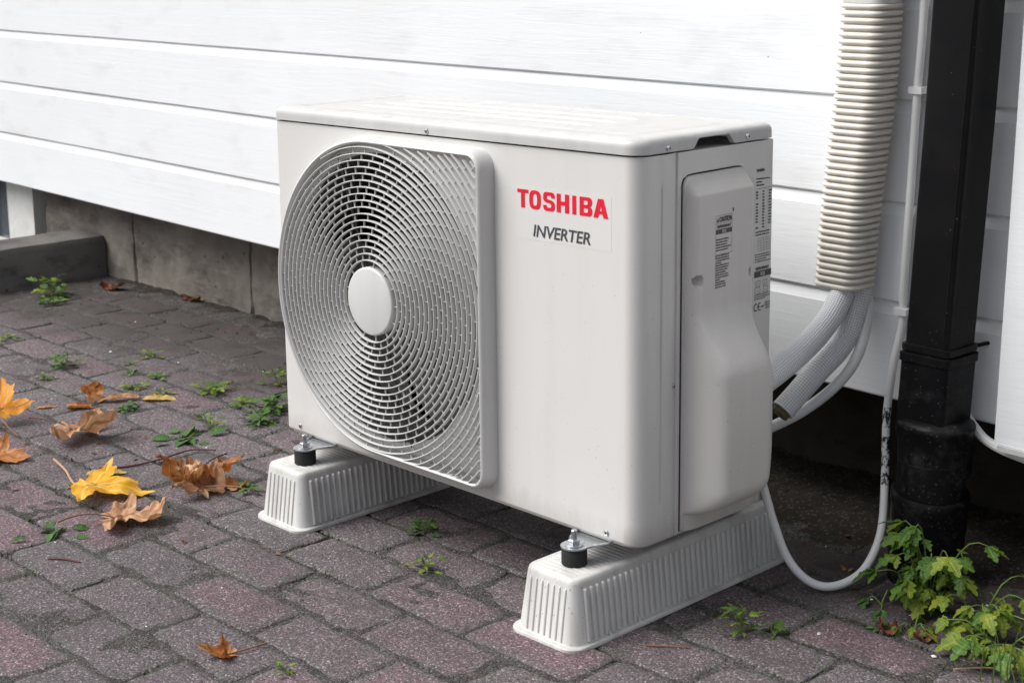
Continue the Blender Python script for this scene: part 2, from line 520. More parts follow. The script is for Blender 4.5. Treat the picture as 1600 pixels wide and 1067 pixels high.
def empty(name, loc=(0, 0, 0), rz=0.0):
    o = bpy.data.objects.new(name, None)
    COL.objects.link(o)
    o.location = loc
    o.rotation_euler = (0, 0, rz)
    o.empty_display_size = 0.05
    return o

def tag(o, label=None, cat=None, group=None, kind=None):
    if label:
        o['label'] = label
    if cat:
        o['category'] = cat
    if group:
        o['group'] = group
    if kind:
        o['kind'] = kind
    return o

def spline(pts, n=8):
    pts = [Vector(p) for p in pts]
    out = []
    for i in range(len(pts) - 1):
        p0 = pts[max(i - 1, 0)]
        p1, p2 = pts[i], pts[i + 1]
        p3 = pts[min(i + 2, len(pts) - 1)]
        for k in range(n):
            t = k / n
            out.append(0.5 * ((2 * p1) + (p2 - p0) * t + (2 * p0 - 5 * p1 + 4 * p2 - p3) * t * t + (3 * p1 - p0 - 3 * p2 + p3) * t ** 3))
    out.append(pts[-1])
    return out

def rrect(x0, x1, y0, y1, r, n=8):
    # r: radii for corners (x1,y0) (x1,y1) (x0,y1) (x0,y0); anticlockwise loop
    if isinstance(r, (int, float)):
        r = (r,) * 4
    out = []
    for (cx, cy, a0, rr) in ((x1 - r[0], y0 + r[0], -90, r[0]), (x1 - r[1], y1 - r[1], 0, r[1]), (x0 + r[2], y1 - r[2], 90, r[2]), (x0 + r[3], y0 + r[3], 180, r[3])):
        for k in range(n + 1):
            a = R(a0 + 90.0 * k / n)
            out.append((cx + rr * math.cos(a), cy + rr * math.sin(a)))
    return out

def sstep(a, b, x):
    t = max(0.0, min(1.0, (x - a) / (b - a)))
    return t * t * (3 - 2 * t)

def nz(x, y, z=0.0, s=1.0):
    return noise.noise(Vector((x * s, y * s, z * s)))

# ================================================================ THE SETTING
# ---- ground: one sheet to the horizon, soil and sand under the stones
mb = MB()
mb.add([(-60, -60, GZ - 0.030), (60, -60, GZ - 0.030), (60, 60, GZ - 0.030), (-60, 60, GZ - 0.030)], [(0, 1, 2, 3)])
tag(mb.build('ground', M['soil'], None, 0), kind='structure')

# ---- pavement: running-bond concrete pavers, each stone its own part
pavement = MB()
nx, ny = 320, 190
gv, gf = [], []
X0, X1, Y0, Y1 = -2.6, 2.4, -2.2, 0.80
for j in range(ny + 1):
    for i in range(nx + 1):
        x = X0 + (X1 - X0) * i / nx
        y = Y0 + (Y1 - Y0) * j / ny
        gv.append((x, y, GZ - 0.0019 + 0.0032 * nz(x, y, 0, 8) + 0.0020 * nz(x, y, 5, 33)))
for j in range(ny):
    for i in range(nx):
        a = j * (nx + 1) + i
        gf.append((a, a + 1, a + nx + 2, a + nx + 1))
pavement.add(gv, gf)
pave = pavement.build('pavement', M['sand'], None, 60)
tag(pave, kind='structure')

def paver_mesh(seed):
    r = random.Random(seed)
    hx, hy = PX / 2 - 0.0012, PY / 2 - 0.0012
    loop = []
    for (ax, ay, bx, by) in ((-hx, -hy, hx, -hy), (hx, -hy, hx, hy), (hx, hy, -hx, hy), (-hx, hy, -hx, -hy)):
        k = 10 if ax != bx else 6
        for q in range(k):
            t = q / k
            px, py = ax + (bx - ax) * t, ay + (by - ay) * t
            cr = 0.0028 if q == 0 else 0.0
            chip = r.uniform(0.002, 0.006) if r.random() < 0.10 else 0.0
            px -= math.copysign(cr + chip + r.uniform(0, 0.0022), px)
            py -= math.copysign(cr + chip + r.uniform(0, 0.0022), py)
            loop.append((px, py))
    rings = []
    for (ins, z) in ((0.0, -0.025), (0.0, -0.0040), (0.0012, -0.0018), (0.0050, -0.0004), (0.012, 0.0004)):
        ring = []
        for (px, py) in loop:
            sx, sy = 1 - ins / hx, 1 - ins / hy
            ring.append((px * sx, py * sy, z + (r.uniform(-0.0006, 0.0004) if z > -0.01 else 0)))
        rings.append(ring)
    m = MB()
    m.loft(rings, True)
    return m.mesh('paver', 50)
pav_meshes = [paver_mesh(100 + i) for i in range(12)]
for me in pav_meshes:
    me.materials.append(M['paver'])

camR = cam.rotation_euler.to_matrix()
def in_view(p, mx=70):
    c = camR.transposed() @ (Vector(p) - cam.location)
    if c.z > -0.1:
        return None
    u = 697.1 + 2503.3 * c.x / -c.z
    v = 390.35 - 2503.3 * c.y / -c.z
    if -mx < u < 1600 + mx and -mx < v < 1067 + mx:
        return -c.z
    return None
spots, rest = [], []
for row in range(-22, 8):
    y = ROW0 + (row + 0.5) * PY
    for c in range(-14, 12):
        x = COL0 + (c + 0.5) * PX - (PX / 2 if row % 2 else 0)
        if y > 0.70 or x < -1.92 and y > -0.2:
            continue
        if x < -2.5 or x > 2.3 or y < -2.1:
            continue
        d = in_view((x, y, GZ))
        (spots if d else rest).append((d or 99, x, y))
spots.sort()
farstones = MB()
for i, (d, x, y) in enumerate(spots + rest):
    dz = rnd.uniform(-0.0014, 0.0012)
    rot = (rnd.gauss(0, 0.006), rnd.gauss(0, 0.004), rnd.gauss(0, 0.006) + (math.pi if rnd.random() < 0.5 else 0))
    me = pav_meshes[rnd.randrange(12)]
    if i < 300 and d < 99:
        o = link('paver', me, M['paver'], pave)
        o.location = (x, y, GZ + dz)
        o.rotation_euler = rot
    else:
        mt = Matrix.Translation((x, y, GZ + dz)) @ Euler(rot).to_matrix().to_4x4()
        farstones.add([mt @ v.co for v in me.vertices], [tuple(p.vertices) for p in me.polygons])
o = farstones.build('outer_pavers', M['paver'], pave, 50)
tag(o, kind='stuff')

# ---- soil bank washed up along the foundation
def soil_h(x, y):
    edge = 0.44 if x > 0.15 else (0.60 if x > -0.6 else 0.69)
    edge += 0.05 * nz(x, 0, 3, 4) + 0.02 * nz(x, 0, 8, 17)
    h = -0.012 + 0.030 * sstep(edge - 0.07, edge + 0.22, y)
    return GZ + h + 0.007 * nz(x, y, 1, 14) + 0.004 * nz(x, y, 2, 45)
mb = MB()
nx, ny = 320, 44
v, f = [], []
for j in range(ny + 1):
    for i in range(nx + 1):
        x = -1.80 + 4.2 * i / nx
        y = 0.34 + 0.43 * j / ny
        v.append((x, y, soil_h(x, y)))
for j in range(ny):
    for i in range(nx):
        a = j * (nx + 1) + i
        f.append((a, a + 1, a + nx + 2, a + nx + 1))
mb.add(v, f)
tag(mb.build('soil', M['soil'], None, 60), kind='structure')

# ---- house wall: lapped boards on a concrete foundation
WK = -0.046374
WANG = math.atan(WK)
wall = empty('house_wall', (0.4, 0.55, GZ), WANG)
tag(wall, 'white painted board wall of the house above a bare concrete foundation', 'wall')
def W(x, off, z):                # world point on the boards' plane, off metres in front of it
    y = 0.55 + (x - 0.4) * WK
    return (x + off * math.sin(WANG), y - off * math.cos(WANG), z)
Z0, PITCH = 0.1071, 0.15209
def board_mesh(seed, L0, L1):
    # cross-section in (ly, z): flat sawn face, sloped lap under the board above, shadow groove
    r = random.Random(seed)
    prof = [(0.018, 0.0), (0.004, 0.0), (0.0016, 0.0006), (0.0, 0.003), (0.0, PITCH - 0.0200), (0.0010, PITCH - 0.0180),
            (0.0052, PITCH - 0.0015), (0.0060, PITCH + 0.006), (0.018, PITCH + 0.006)]
    m = MB()
    n = 60
    rings = []
    for i in range(n + 1):
        x = L0 + (L1 - L0) * i / n
        wob = 0.0012 * nz(x, seed * 3.1, 0, 1.3)
        wz = 0.0011 * nz(x, seed * 1.7, 4, 2.1) + 0.0005 * nz(x, seed * 1.7, 4, 9)
        rings.append([(x, a + wob, z + (wz if k < 4 else 0) + (0.0006 * nz(x, seed, 7, 6) if 4 <= k < 6 else 0)) for k, (a, z) in enumerate(prof)])
    m.loft(rings, True)
    return m.mesh('plank', 25)
for i in range(17):
    o = link('plank', board_mesh(20 + i, -5.2, 2.6), M['siding'], wall)
    o.location = (0, rnd.uniform(-0.0006, 0.0006), Z0 + i * PITCH - GZ)
mb = MB()
mb.box(-5.2, 2.6, 0.022, 0.36, Z0 + 0.02 - GZ, Z0 + 17 * PITCH - GZ)
mb.build('sheathing', M['batten'], wall, 0)
mb = MB()
mb.box(-5.4, 2.8, -0.45, 0.36, Z0 + 17 * PITCH + 0.01 - GZ, Z0 + 17 * PITCH + 0.16 - GZ)
mb.build('added_shade_eave', M['panel'], wall, 0)  # unseen overhang, added to cut overhead sky light and darken the wall foot
# foundation in cast sections with open joints (its own line, square to the unit)
found = empty('foundation_wall', (-1.45, 0.755, GZ))
tag(found, 'stained grey concrete foundation with dark vertical joints under the white boards', 'foundation')
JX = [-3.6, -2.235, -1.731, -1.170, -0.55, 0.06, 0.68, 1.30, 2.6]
for k in range(len(JX) - 1):
    a, b = JX[k] + 0.0022, JX[k + 1] - 0.0022
    if k == 0:
        a, b = JX[k], -2.60
    m = MB()
    nxx, nzz = 120, 40
    v, f = [], []
    for j in range(nzz + 1):
        for i in range(nxx + 1):
            x = a + (b - a) * i / nxx
            z = -0.10 + 0.48 * j / nzz
            e = min(x - a, b - x)
            y = 0.006 * nz(x, z, k, 9) + 0.004 * nz(x, z, k, 30) + 0.010 * (1 - sstep(0, 0.004 + 0.010 * max(0.0, nz(a, z, k, 24)), e))
            v.append((x + 1.45, y, z))
    for j in range(nzz):
        for i in range(nxx):
            q = j * (nxx + 1) + i
            f.append((q, q + 1, q + nxx + 2, q + nxx + 1))
    m.add(v, f)
    m.box(a + 1.45, b + 1.45, 0.03, 0.2, -0.10, 0.38)
    m.build('concrete_section', M['plinth'] if k < 4 else M['plinth_shade'], found, 60)
m = MB()
m.box(-3.6 + 1.45, 2.6 + 1.45, 0.21, 0.3, -0.1, 0.38)
m.build('backing', M['batten'], found, 0)

# basement window in the foundation, far left
win = empty('basement_window', (-2.42, 0.77, -0.16))
tag(win, 'white framed basement window half hidden under the boards behind the concrete kerb', 'window')
zb = 0.16
m = MB(); m.box(-0.02, 0.128, -0.022, 0.03, 0.0, 0.42); m.build('casing_board', M['window_frame'], win)
m = MB(); m.box(-0.062, -0.024, -0.010, 0.03, 0.03, 0.42); m.build('frame', M['window_frame'], win)
m = MB(); m.box(-0.22, -0.062, -0.010, 0.03, 0.0, 0.052); m.build('bottom_rail', M['window_frame'], win)
m = MB(); m.box(-0.22, -0.062, 0.012, 0.018, 0.052, 0.42); m.build('pane', M['glass'], win)
m = MB(); m.box(-0.30, -0.221, -0.02, 0.03, 0.0, 0.42); m.build('casing_board', M['window_frame'], win)

# concrete kerb of the window well
m = MB()
n = 34
rings = []
for i in range(n + 1):
    t = i / n
    y = 0.752 - 1.25 * t
    xc = -1.88 - 0.05 * t
    w = 0.15
    prof = []
    for (dx, z) in ((0.012, -0.03), (0.0, 0.0), (-0.004, 0.10), (-0.012, 0.114), (-w + 0.02, 0.120), (-w, 0.108), (-w - 0.01, -0.03)):
        prof.append((xc + dx + 0.006 * nz(y, z, dx, 8), y, GZ + z + 0.004 * nz(y, dx, 3, 9)))
    rings.append(prof)
m.loft(rings, True)
kerb = m.build('concrete_kerb', M['kerb'], None, 50)
tag(kerb, 'low dark weathered concrete kerb running out from the foundation at left', 'kerb')

# ---- white painted panel on the right with a strip below
pan = empty('porch_panel', W(1.03, 0.0, GZ), WANG)
tag(pan, 'rough white painted panel at the far right edge beside the downpipe', 'panel')
m = MB()
L = [(0.005, 0.098 - GZ), (0.62, 0.098 - GZ), (0.62, 2.3), (0.045, 2.3), (0.019, 0.72 - GZ)]
m.loft([[(x, -0.05, z) for x, z in L], [(x, -0.004, z) for x, z in L]])
o = m.build('board', M['panel'], pan, 30)
m = MB()
m.loft([[(0.012, -0.054, 0.090 - GZ), (0.62, -0.054, 0.090 - GZ), (0.62, -0.054, 0.0975 - GZ), (0.012, -0.054, 0.0975 - GZ)],
        [(0.012, -0.004, 0.090 - GZ), (0.62, -0.004, 0.090 - GZ), (0.62, -0.004, 0.0975 - GZ), (0.012, -0.004, 0.0975 - GZ)]])
m.build('drip_strip', M['trunk'], pan, 30)
m = MB()
m.tube(spline([W(0.97, 0.02, 0.120), W(0.985, 0.025, 0.108), W(1.013, 0.028, 0.090), W(1.07, 0.03, 0.080), W(1.2, 0.03, 0.074), W(1.6, 0.03, 0.07)], 6), 0.007, 10)
tag(m.build('conduit', M['white_cable'], None), 'thin white conduit slipping under the white panel behind the black downpipe', 'conduit')

# ================================================================ OUTDOOR UNIT
unit = empty('air_conditioner', (0.39, 0.145, 0.0))
tag(unit, 'white outdoor air conditioner unit with round fan grille and red lettering', 'air conditioner')
UO = Vector((0.39, 0.145, 0.0))
def ub(m, name, mat, parent=None, smooth=35):
    # points are given in yard coordinates; children of the unit are stored relative to its base
    m.v = [(p[0] - UO.x, p[1] - UO.y, p[2] - UO.z) for p in m.v]
    return m.build(name, mat, parent or unit, smooth)
HS = 0.5285
def zt(x, y):
    return 0.5247 + 0.0095 * x - 0.0115 * y
def warp(m):
    m.v = [(x, y, z * zt(x, y) / HS) for (x, y, z) in m.v]
    return m

CX, CZ = 0.263, 0.266
UW, UD = 0.78, 0.2885
RH = 0.2275
RC = 0.024
# ---- front panel with the fan opening, wrapping round the right corner
m = MB()
x0, x1, z0, z1 = 0.004, UW - RC, 0.004, HS - 0.0015
angs = sorted([2 * math.pi * k / 128 for k in range(128)] + [math.atan2(zc - CZ, xc - CX) % (2 * math.pi) for xc in (x0, x1) for zc in (z0, z1)])
inner, outer = [], []
for a in angs:
    ca, sa = math.cos(a), math.sin(a)
    inner.append((CX + RH * ca, 0.0, CZ + RH * sa))
    ts = []
    if ca > 1e-9: ts.append((x1 - CX) / ca)
    if ca < -1e-9: ts.append((x0 - CX) / ca)
    if sa > 1e-9: ts.append((z1 - CZ) / sa)
    if sa < -1e-9: ts.append((z0 - CZ) / sa)
    t = min(ts)
    outer.append((CX + t * ca, 0.0, CZ + t * sa))
back = [(p[0], 0.012, p[2]) for p in inner]
m.loft([back, inner, outer], caps=False)
zs = [0.0005, 0.0015, 0.004] + [0.03 + (z1 - 0.03) * k / 6 for k in range(7)]
ins = [0.003, 0.001] + [0.0] * 8
plan = []
for k in range(13):
    a = R(-90 + 90 * k / 12)
    plan.append((UW - RC + RC * math.cos(a), RC + RC * math.sin(a), math.cos(a), math.sin(a)))
plan += [(UW, 0.035, 1, 0), (UW, 0.046, 1, 0), (UW + 0.0018, 0.050, 1, 0), (UW + 0.0018, 0.056, 1, 0), (UW, 0.060, 1, 0), (UW, 0.0700, 1, 0), (UW - 0.002, 0.0715, 1, 0), (UW - 0.006, 0.0716, 1, 0)]
rings = []
for zi, z in enumerate(zs):
    bead = sstep(0.02, 0.045, z)
    rings.append([(px - nxx * ins[zi] - (0.0018 * (1 - bead) if 0.049 < py < 0.057 else 0), py - nyy * ins[zi], z) for (px, py, nxx, nyy) in plan])
m.loft(rings, caps=False, closed=False)
# rolled left edge and bottom hem
m.loft([[(0.004, 0.0, z), (0.0012, 0.0012, z), (0.0, 0.004, z), (0.0, 0.03, z)] for z in (0.004, z1)], caps=False, closed=False)
m.loft([[(x, 0.0, 0.004), (x, 0.001, 0.0015), (x, 0.004, 0.0004), (x, 0.03, 0.0004)] for x in (0.004, UW - RC)], caps=False, closed=False)
warp(m)
front = ub(m, 'front_panel', M['casing'], None, 40)
m = MB(); m.tube([(UW + 0.0003, 0.048, z) for z in (0.05, 0.06, 0.2, 0.35, 0.48, 0.492)], [0.0005, 0.0022, 0.0022, 0.0022, 0.0022, 0.0005], 10)
ub(warp(m), 'pressed_bead', M['casing'], front)

# ---- side panel, rear and base
m = MB()
prof = [(UW - 0.006, 0.0720), (UW - 0.003, 0.0725), (UW - 0.003, 0.0785), (UW - 0.0005, 0.0792), (UW, 0.080), (UW, 0.20), (UW, UD - 0.005), (UW - 0.0015, UD - 0.0015), (UW - 0.005, UD), (0.60, UD), (0.60, UD - 0.02), (UW - 0.02, UD - 0.02), (UW - 0.02, 0.0720)]
m.loft([[(a, b, 0.001) for a, b in prof], [(a, b, HS - 0.0015) for a, b in prof]])
side = ub(warp(m), 'side_panel', M['casing'], None, 30)
m = MB(); m.box(0.02, 0.598, 0.272, 0.286, 0.012, HS - 0.01)
for k in range(28):
    xx = 0.02 + 0.021 * k
    m.box(xx, xx + 0.003, 0.2865, 0.2885, 0.012, HS - 0.01)
ub(warp(m), 'rear_coil', M['coil'])
m = MB(); m.box(0.0005, 0.012, 0.031, UD - 0.002, 0.004, HS - 0.003)
ub(warp(m), 'left_side_panel', M['casing'])
m = MB()
lp = rrect(0.006, UW - 0.006, 0.006, UD - 0.003, (0.026, 0.004, 0.004, 0.004), 8)
m.loft([[(a, b, -0.0035) for a, b in lp], [(a, b, 0.008) for a, b in lp]])
ub(m, 'base_pan', M['casing'])
m = MB()
lp = rrect(0.012, UW - 0.022, 0.012, UD - 0.02, 0.01)
m.loft([[(a, b, HS - 0.0045) for a, b in lp], [(a, b, HS - 0.003) for a, b in lp]])
ub(warp(m), 'top_deck', M['casing'])

# ---- fan shroud and fan behind the grille
m = MB()
N = 72
def circ(r, y):
    return [(CX + r * math.cos(2 * math.pi * k / N), y, CZ + r * math.sin(2 * math.pi * k / N)) for k in range(N)]
m.loft([circ(0.2272, 0.008), circ(0.2255, 0.02), circ(0.2240, 0.11)], caps=False)
ub(m, 'fan_shroud', M['coil'])
m = MB(); m.box(0.02, 0.56, 0.150, 0.152, 0.01, 0.52)
ub(m, 'inner_screen', M['dark_in'])
m = MB(); m.lathe([(0.001, 0.0), (0.045, 0.001), (0.052, 0.008), (0.052, 0.06), (0.001, 0.06)], 32, (CX, 0.045, CZ), Matrix.Rotation(R(-90), 3, 'X'))
fan = ub(m, 'fan', M['fan'])
for b in range(3):
    m = MB()
    v, f = [], []
    na, nr = 14, 10
    for i in range(na + 1):
        for j in range(nr + 1):
            r = 0.05 + 0.165 * j / nr
            a = R(b * 120 + 22) + R(88) * (i / na) + 0.5 * (j / nr) ** 2
            v.append((CX + r * math.cos(a), 0.045 + 0.055 * (i / na) + 0.006 * math.sin(3.1 * j / nr), CZ + r * math.sin(a)))
    for i in range(na):
        for j in range(nr):
            q = i * (nr + 1) + j
            f.append((q, q + 1, q + nr + 2, q + nr + 1))
    m.add(v, f)
    m.v = [(p[0] - 0, p[1], p[2]) for p in m.v]
    ub(m, 'blade', M['fan'], fan)

# ---- fan guard: a rim, concentric rings that stop at the square right-hand side, hub disc, short ribs
GR = 0.2385                        # inner radius of the rim
GRX = 0.2315                       # the round end is a touch narrower than it is tall
GX1, GZ0, GZ1 = 0.5035, CZ - 0.2385, CZ + 0.2435
def guard_outline(grow, n_arc=64):
    # left half circle, right half rounded rectangle; anticlockwise seen from the front
    r = GRX + grow
    x1 = GX1 + grow
    zb_, zt_ = GZ0 - grow, GZ1 + grow
    rc = 0.020 + grow * 0.9
    pts = []
    for k in range(11):
        a = R(-90 + 9 * k)
        pts.append((x1 - rc + rc * math.cos(a), zb_ + rc + rc * math.sin(a)))
    for k in range(11):
        a = R(9 * k)
        pts.append((x1 - rc + rc * math.cos(a), zt_ - rc + rc * math.sin(a)))
    for k in range(n_arc + 1):
        a = R(90 + 180.0 * k / n_arc)
        s = math.sin(a)
        zr = (zt_ - CZ) if s > 0 else (CZ - zb_)
        pts.append((CX + r * math.cos(a), CZ + zr * s))
    return pts
YG = -0.028
m = MB()
rings = []
for (g, y) in ((0.0, -0.004), (0.0, YG + 0.003), (0.0008, YG + 0.0010), (0.0024, YG), (0.0042, YG + 0.0006), (0.0066, YG + 0.003), (0.0080, YG + 0.008), (0.0098, -0.004), (0.0102, 0.0002)):
    rings.append([(x, y, z) for x, z in guard_outline(g)])
m.loft(rings, caps=False)
guard = ub(m, 'fan_guard', M['guard'], None, 40)
# hub
m = MB()
m.lathe([(0.001, -0.0290), (0.050, -0.0290), (0.0522, -0.0284), (0.0532, -0.0272), (0.0535, -0.025), (0.0535, -0.014)], 64, (CX, 0, CZ), Matrix.Rotation(R(-90), 3, 'X'))
hub = ub(m, 'hub_disc', M['guard'], guard, 40)
def inside(x, z, e=0.0015):
    if x <= CX:
        return math.hypot((x - CX) / (GRX + e), (z - CZ) / (GR + e)) < 1
    rc = 0.020
    if x > GX1 + e or z < GZ0 - e or z > GZ1 + e:
        return False
    if x > GX1 - rc and z > GZ1 - rc:
        return math.hypot(x - GX1 + rc, z - GZ1 + rc) < rc + e
    if x > GX1 - rc and z < GZ0 + rc:
        return math.hypot(x - GX1 + rc, z - GZ0 - rc) < rc + e
    return True
PR = 0.01025
R0 = 0.0640
ribs = MB()
RT, RD = 0.00090, 0.0071
k = 0
rr = R0
radii = []
while rr < 0.338:
    radii.append(rr)
    rr += PR
for k, r in enumerate(radii):
    n = 180 if r > 0.1 else 110
    runs, cur = [], []
    start = next((i for i in range(n) if not inside(CX + r * math.cos(2 * math.pi * i / n), CZ + r * math.sin(2 * math.pi * i / n))), None)
    if start is None:
        runs = [list(range(n)) + [0]]
        if r > GR - 0.004:           # runs into the rim on the left: keep the free right half
            runs = [list(range(-n // 4 + 1, n // 4))]
    else:
        for q in range(start, start + n + 1):
            a = 2 * math.pi * q / n
            if inside(CX + r * math.cos(a), CZ + r * math.sin(a)):
                cur.append(q)
            else:
                if len(cur) > 1:
                    runs.append(cur)
                cur = []
    for run in runs:
        ring = MB()
        sect = []
        for q in run:
            a = 2 * math.pi * q / n
            ca, sa = math.cos(a), math.sin(a)
            s = []
            for (dr, y) in ((-RT * 0.8, YG + RD), (-RT, YG + 0.0012), (-RT * 0.5, YG + 0.0003), (RT * 0.5, YG + 0.0003), (RT, YG + 0.0012), (RT * 0.8, YG + RD)):
                s.append((CX + (r + dr) * ca, y, CZ + (r + dr) * sa))
            sect.append(s)
        ring.loft(sect, caps=True)
        ub(ring, 'grille_ring', M['guard'], guard, 40)
    # ribs bridging this ring and the previous one
    rin = 0.0535 if k == 0 else radii[k - 1]
    N_ = 13 if k == 0 else (26 if r < 0.155 else 52)
    if r > 0.26:
        N_ = 66
    ph = (0.5 if k % 2 else 0.0) + 0.16 * k
    for q in range(N_):
        a = 2 * math.pi * (q + ph) / N_
        ca, sa = math.cos(a), math.sin(a)
        if not (inside(CX + r * ca, CZ + r * sa, 0.0) and inside(CX + rin * ca, CZ + rin * sa, 0.0)):
            continue
        tx, tz = -sa * 0.0005, ca * 0.0005
        v = []
        for y in (YG + 0.0036, YG + 0.0062):
            for (rq, sg) in ((rin, -1), (r, -1), (r, 1), (rin, 1)):
                v.append((CX + rq * ca + sg * tx, y, CZ + rq * sa + sg * tz))
        ribs.add(v, [(0, 1, 2, 3), (7, 6, 5, 4), (0, 4, 5, 1), (1, 5, 6, 2), (2, 6, 7, 3), (3, 7, 4, 0)])
o = ub(ribs, 'grille_ribs', M['guard'], guard, 0)
tag(o, kind='stuff')
# cross arms behind the rings that carry the hub
for a in (20, 110, 200, 290):
    ca, sa = math.cos(R(a)), math.sin(R(a))
    m = MB()
    m.tube([(CX + t * ca, YG + RD + 0.004, CZ + t * sa) for t in (0.04, 0.12, 0.232)], 0.0022, 8)
    ub(m, 'support_arm', M['fan'], guard)

# ---- lid
m = MB()
loop0 = rrect(-0.0025, UW + 0.0025, -0.0030, UD + 0.003, (0.027, 0.020, 0.012, 0.012), 10)
# add extra points along the right edge for the handle cut-out
loop = []
for i, p in enumerate(loop0):
    loop.append(p)
    q = loop0[(i + 1) % len(loop0)]
    if abs(p[0] - q[0]) < 1e-6 and p[0] > 0.5:
        for yy in [0.05, 0.08, 0.100, 0.106, 0.1095, 0.1125, 0.1155, 0.1185, 0.1215, 0.126, 0.14, 0.16, 0.176, 0.1815, 0.1845, 0.1875, 0.1905, 0.1935, 0.197, 0.203, 0.22, 0.245]:
            loop.append((p[0], yy))
def notch(x, y):
    if x < UW:
        return 0.0
    return 0.0140 * sstep(0.106, 0.1215, y) * (1 - sstep(0.1815, 0.197, y))
cx_, cy_ = UW / 2, UD / 2
def inset(p, d):
    x, y = p
    hx, hy = UW / 2 + 0.0025, UD / 2 + 0.003
    return (cx_ + (x - cx_) * (1 - d / hx), cy_ + (y - cy_) * (1 - d / hy))
HL = 0.0225
lid_prof = [(0.006, 0.0008, 1), (0.0016, 0.0008, 1), (0.0, 0.0012, 1), (0.0, 0.0105, 0.5), (0.0004, 0.0145, 0.0), (0.0022, 0.0182, 0), (0.0055, 0.0208, 0), (0.010, 0.0221, 0), (0.015, HL, 0), (0.030, HL, 0), (0.033, HL - 0.0012, 0), (0.036, HL - 0.0016, 0), (0.05, HL - 0.0016, 0), (0.053, HL - 0.0008, 0), (0.056, HL - 0.0004, 0)]
rings = []
for (d, z, fn) in lid_prof:
    ring = []
    for p in loop:
        x, y = inset(p, d)
        nt = notch(p[0], p[1])
        zz = z
        if fn == 1:
            zz = z + nt
        elif fn == 0.5:
            zz = max(z, 0.0020 + nt)
        ring.append((x, y, zt(x, y) + zz))
    rings.append(ring)
m.loft(rings, caps=False)
top = [p for p in rings[-1]]
m.add(top, [tuple(range(len(top)))])
lid = ub(m, 'lid', M['lid'], None, 30)
for yy in (0.095, 0.145, 0.195):
    m = MB()
    pts = [(0.10, yy), (0.12, yy), (0.36, yy), (0.60, yy), (0.62, yy)]
    m.tube([(x, y, zt(x, y) + HL - 0.0020) for x, y in pts], [0.001, 0.0046, 0.0046, 0.0046, 0.001], 12)
    ub(m, 'pressed_ridge', M['lid'], lid)

# ---- valve cover on the right side: flat above, bulging out low down
m = MB()
ZT, ZB = 0.4975, 0.0035
def qc(t):
    t = max(0.0, min(1.0, t))
    return math.sqrt(max(0.0, 1 - (1 - t) ** 2))
def ymin(z): return 0.0875 + 0.013 * (1 - qc((ZT - z) / 0.014))
def ymax(z):
    return 0.2225 + 0.041 * (1 - sstep(0.205, 0.298, z)) - 0.013 * (1 - qc((ZT - z) / 0.014)) - 0.006 * (1 - sstep(0.03, 0.11, z))
def qc(t):
    t = max(0.0, min(1.0, t))
    return math.sqrt(max(0.0, 1 - (1 - t) ** 2))
def cover_h(y, z):
    lo = 1 - sstep(0.225, 0.315, z)
    T = 0.021 + 0.041 * lo
    wl_ = 0.011 + 0.020 * lo
    wr_ = 0.010 + 0.052 * lo
    a = qc((y - ymin(z) - 0.003) / wl_)
    b = qc((ymax(z) - y) / wr_)
    b = b if lo < 0.01 else (1 - lo) * b + lo * (0.10 + 0.90 * (1 - (1 - min(1, (ymax(z) - y) / wr_)) ** 1.8)) * qc((ymax(z) - y) / 0.004)
    top = min(1.0, max(0.0, (ZT - z - 0.002) / 0.024)) ** 0.85
    bot = 0.16 + 0.84 * qc((z - 0.028) / 0.040) if z > 0.028 else 0.16
    h = T * min(a, 1) * b * top * bot
    h = max(h, 0.0045 * min(1, (y - ymin(z)) / 0.001, (ymax(z) - y) / 0.001, (ZT - z) / 0.001, (z - ZB) / 0.001))
    for (hy, hz, hr) in ((0.1005, 0.3565, 0.0068), (0.2135, 0.352, 0.0055)):
        d = math.hypot(y - hy, z - hz)
        h = min(h, 0.0055 + 0.03 * sstep(hr * 0.75, hr * 1.6, d)) if d < hr * 1.6 else h
    return h
NYc, NZc = 96, 250
v, f = [], []
for j in range(NZc + 1):
    z = ZT + (ZB - ZT) * j / NZc
    for i in range(NYc + 1):
        y = ymin(z) + (ymax(z) - ymin(z)) * i / NYc
        v.append((UW - 0.0005 + cover_h(y, z), y, z))
for j in range(NZc):
    for i in range(NYc):
        q = j * (NYc + 1) + i
        f.append((q, q + 1, q + NYc + 2, q + NYc + 1))
m.add(v, f)
cover = ub(m, 'valve_cover', M['cover'], None, 60)
m = MB()
zz = [ZT + (ZB - ZT) * k / 120 for k in range(121)]
edge = [(UW + 0.0004, ymin(z) - 0.0007, z) for z in reversed(zz)] + [(UW + 0.0004, ymin(ZT) + (ymax(ZT) - ymin(ZT)) * k / 12, ZT + 0.0007) for k in range(1, 12)] + [(UW + 0.0004, ymax(z) + 0.0007, z) for z in zz]
m.tube(edge, 0.0010, 6)
ub(m, 'rim_gap', M['dark_in'], cover)

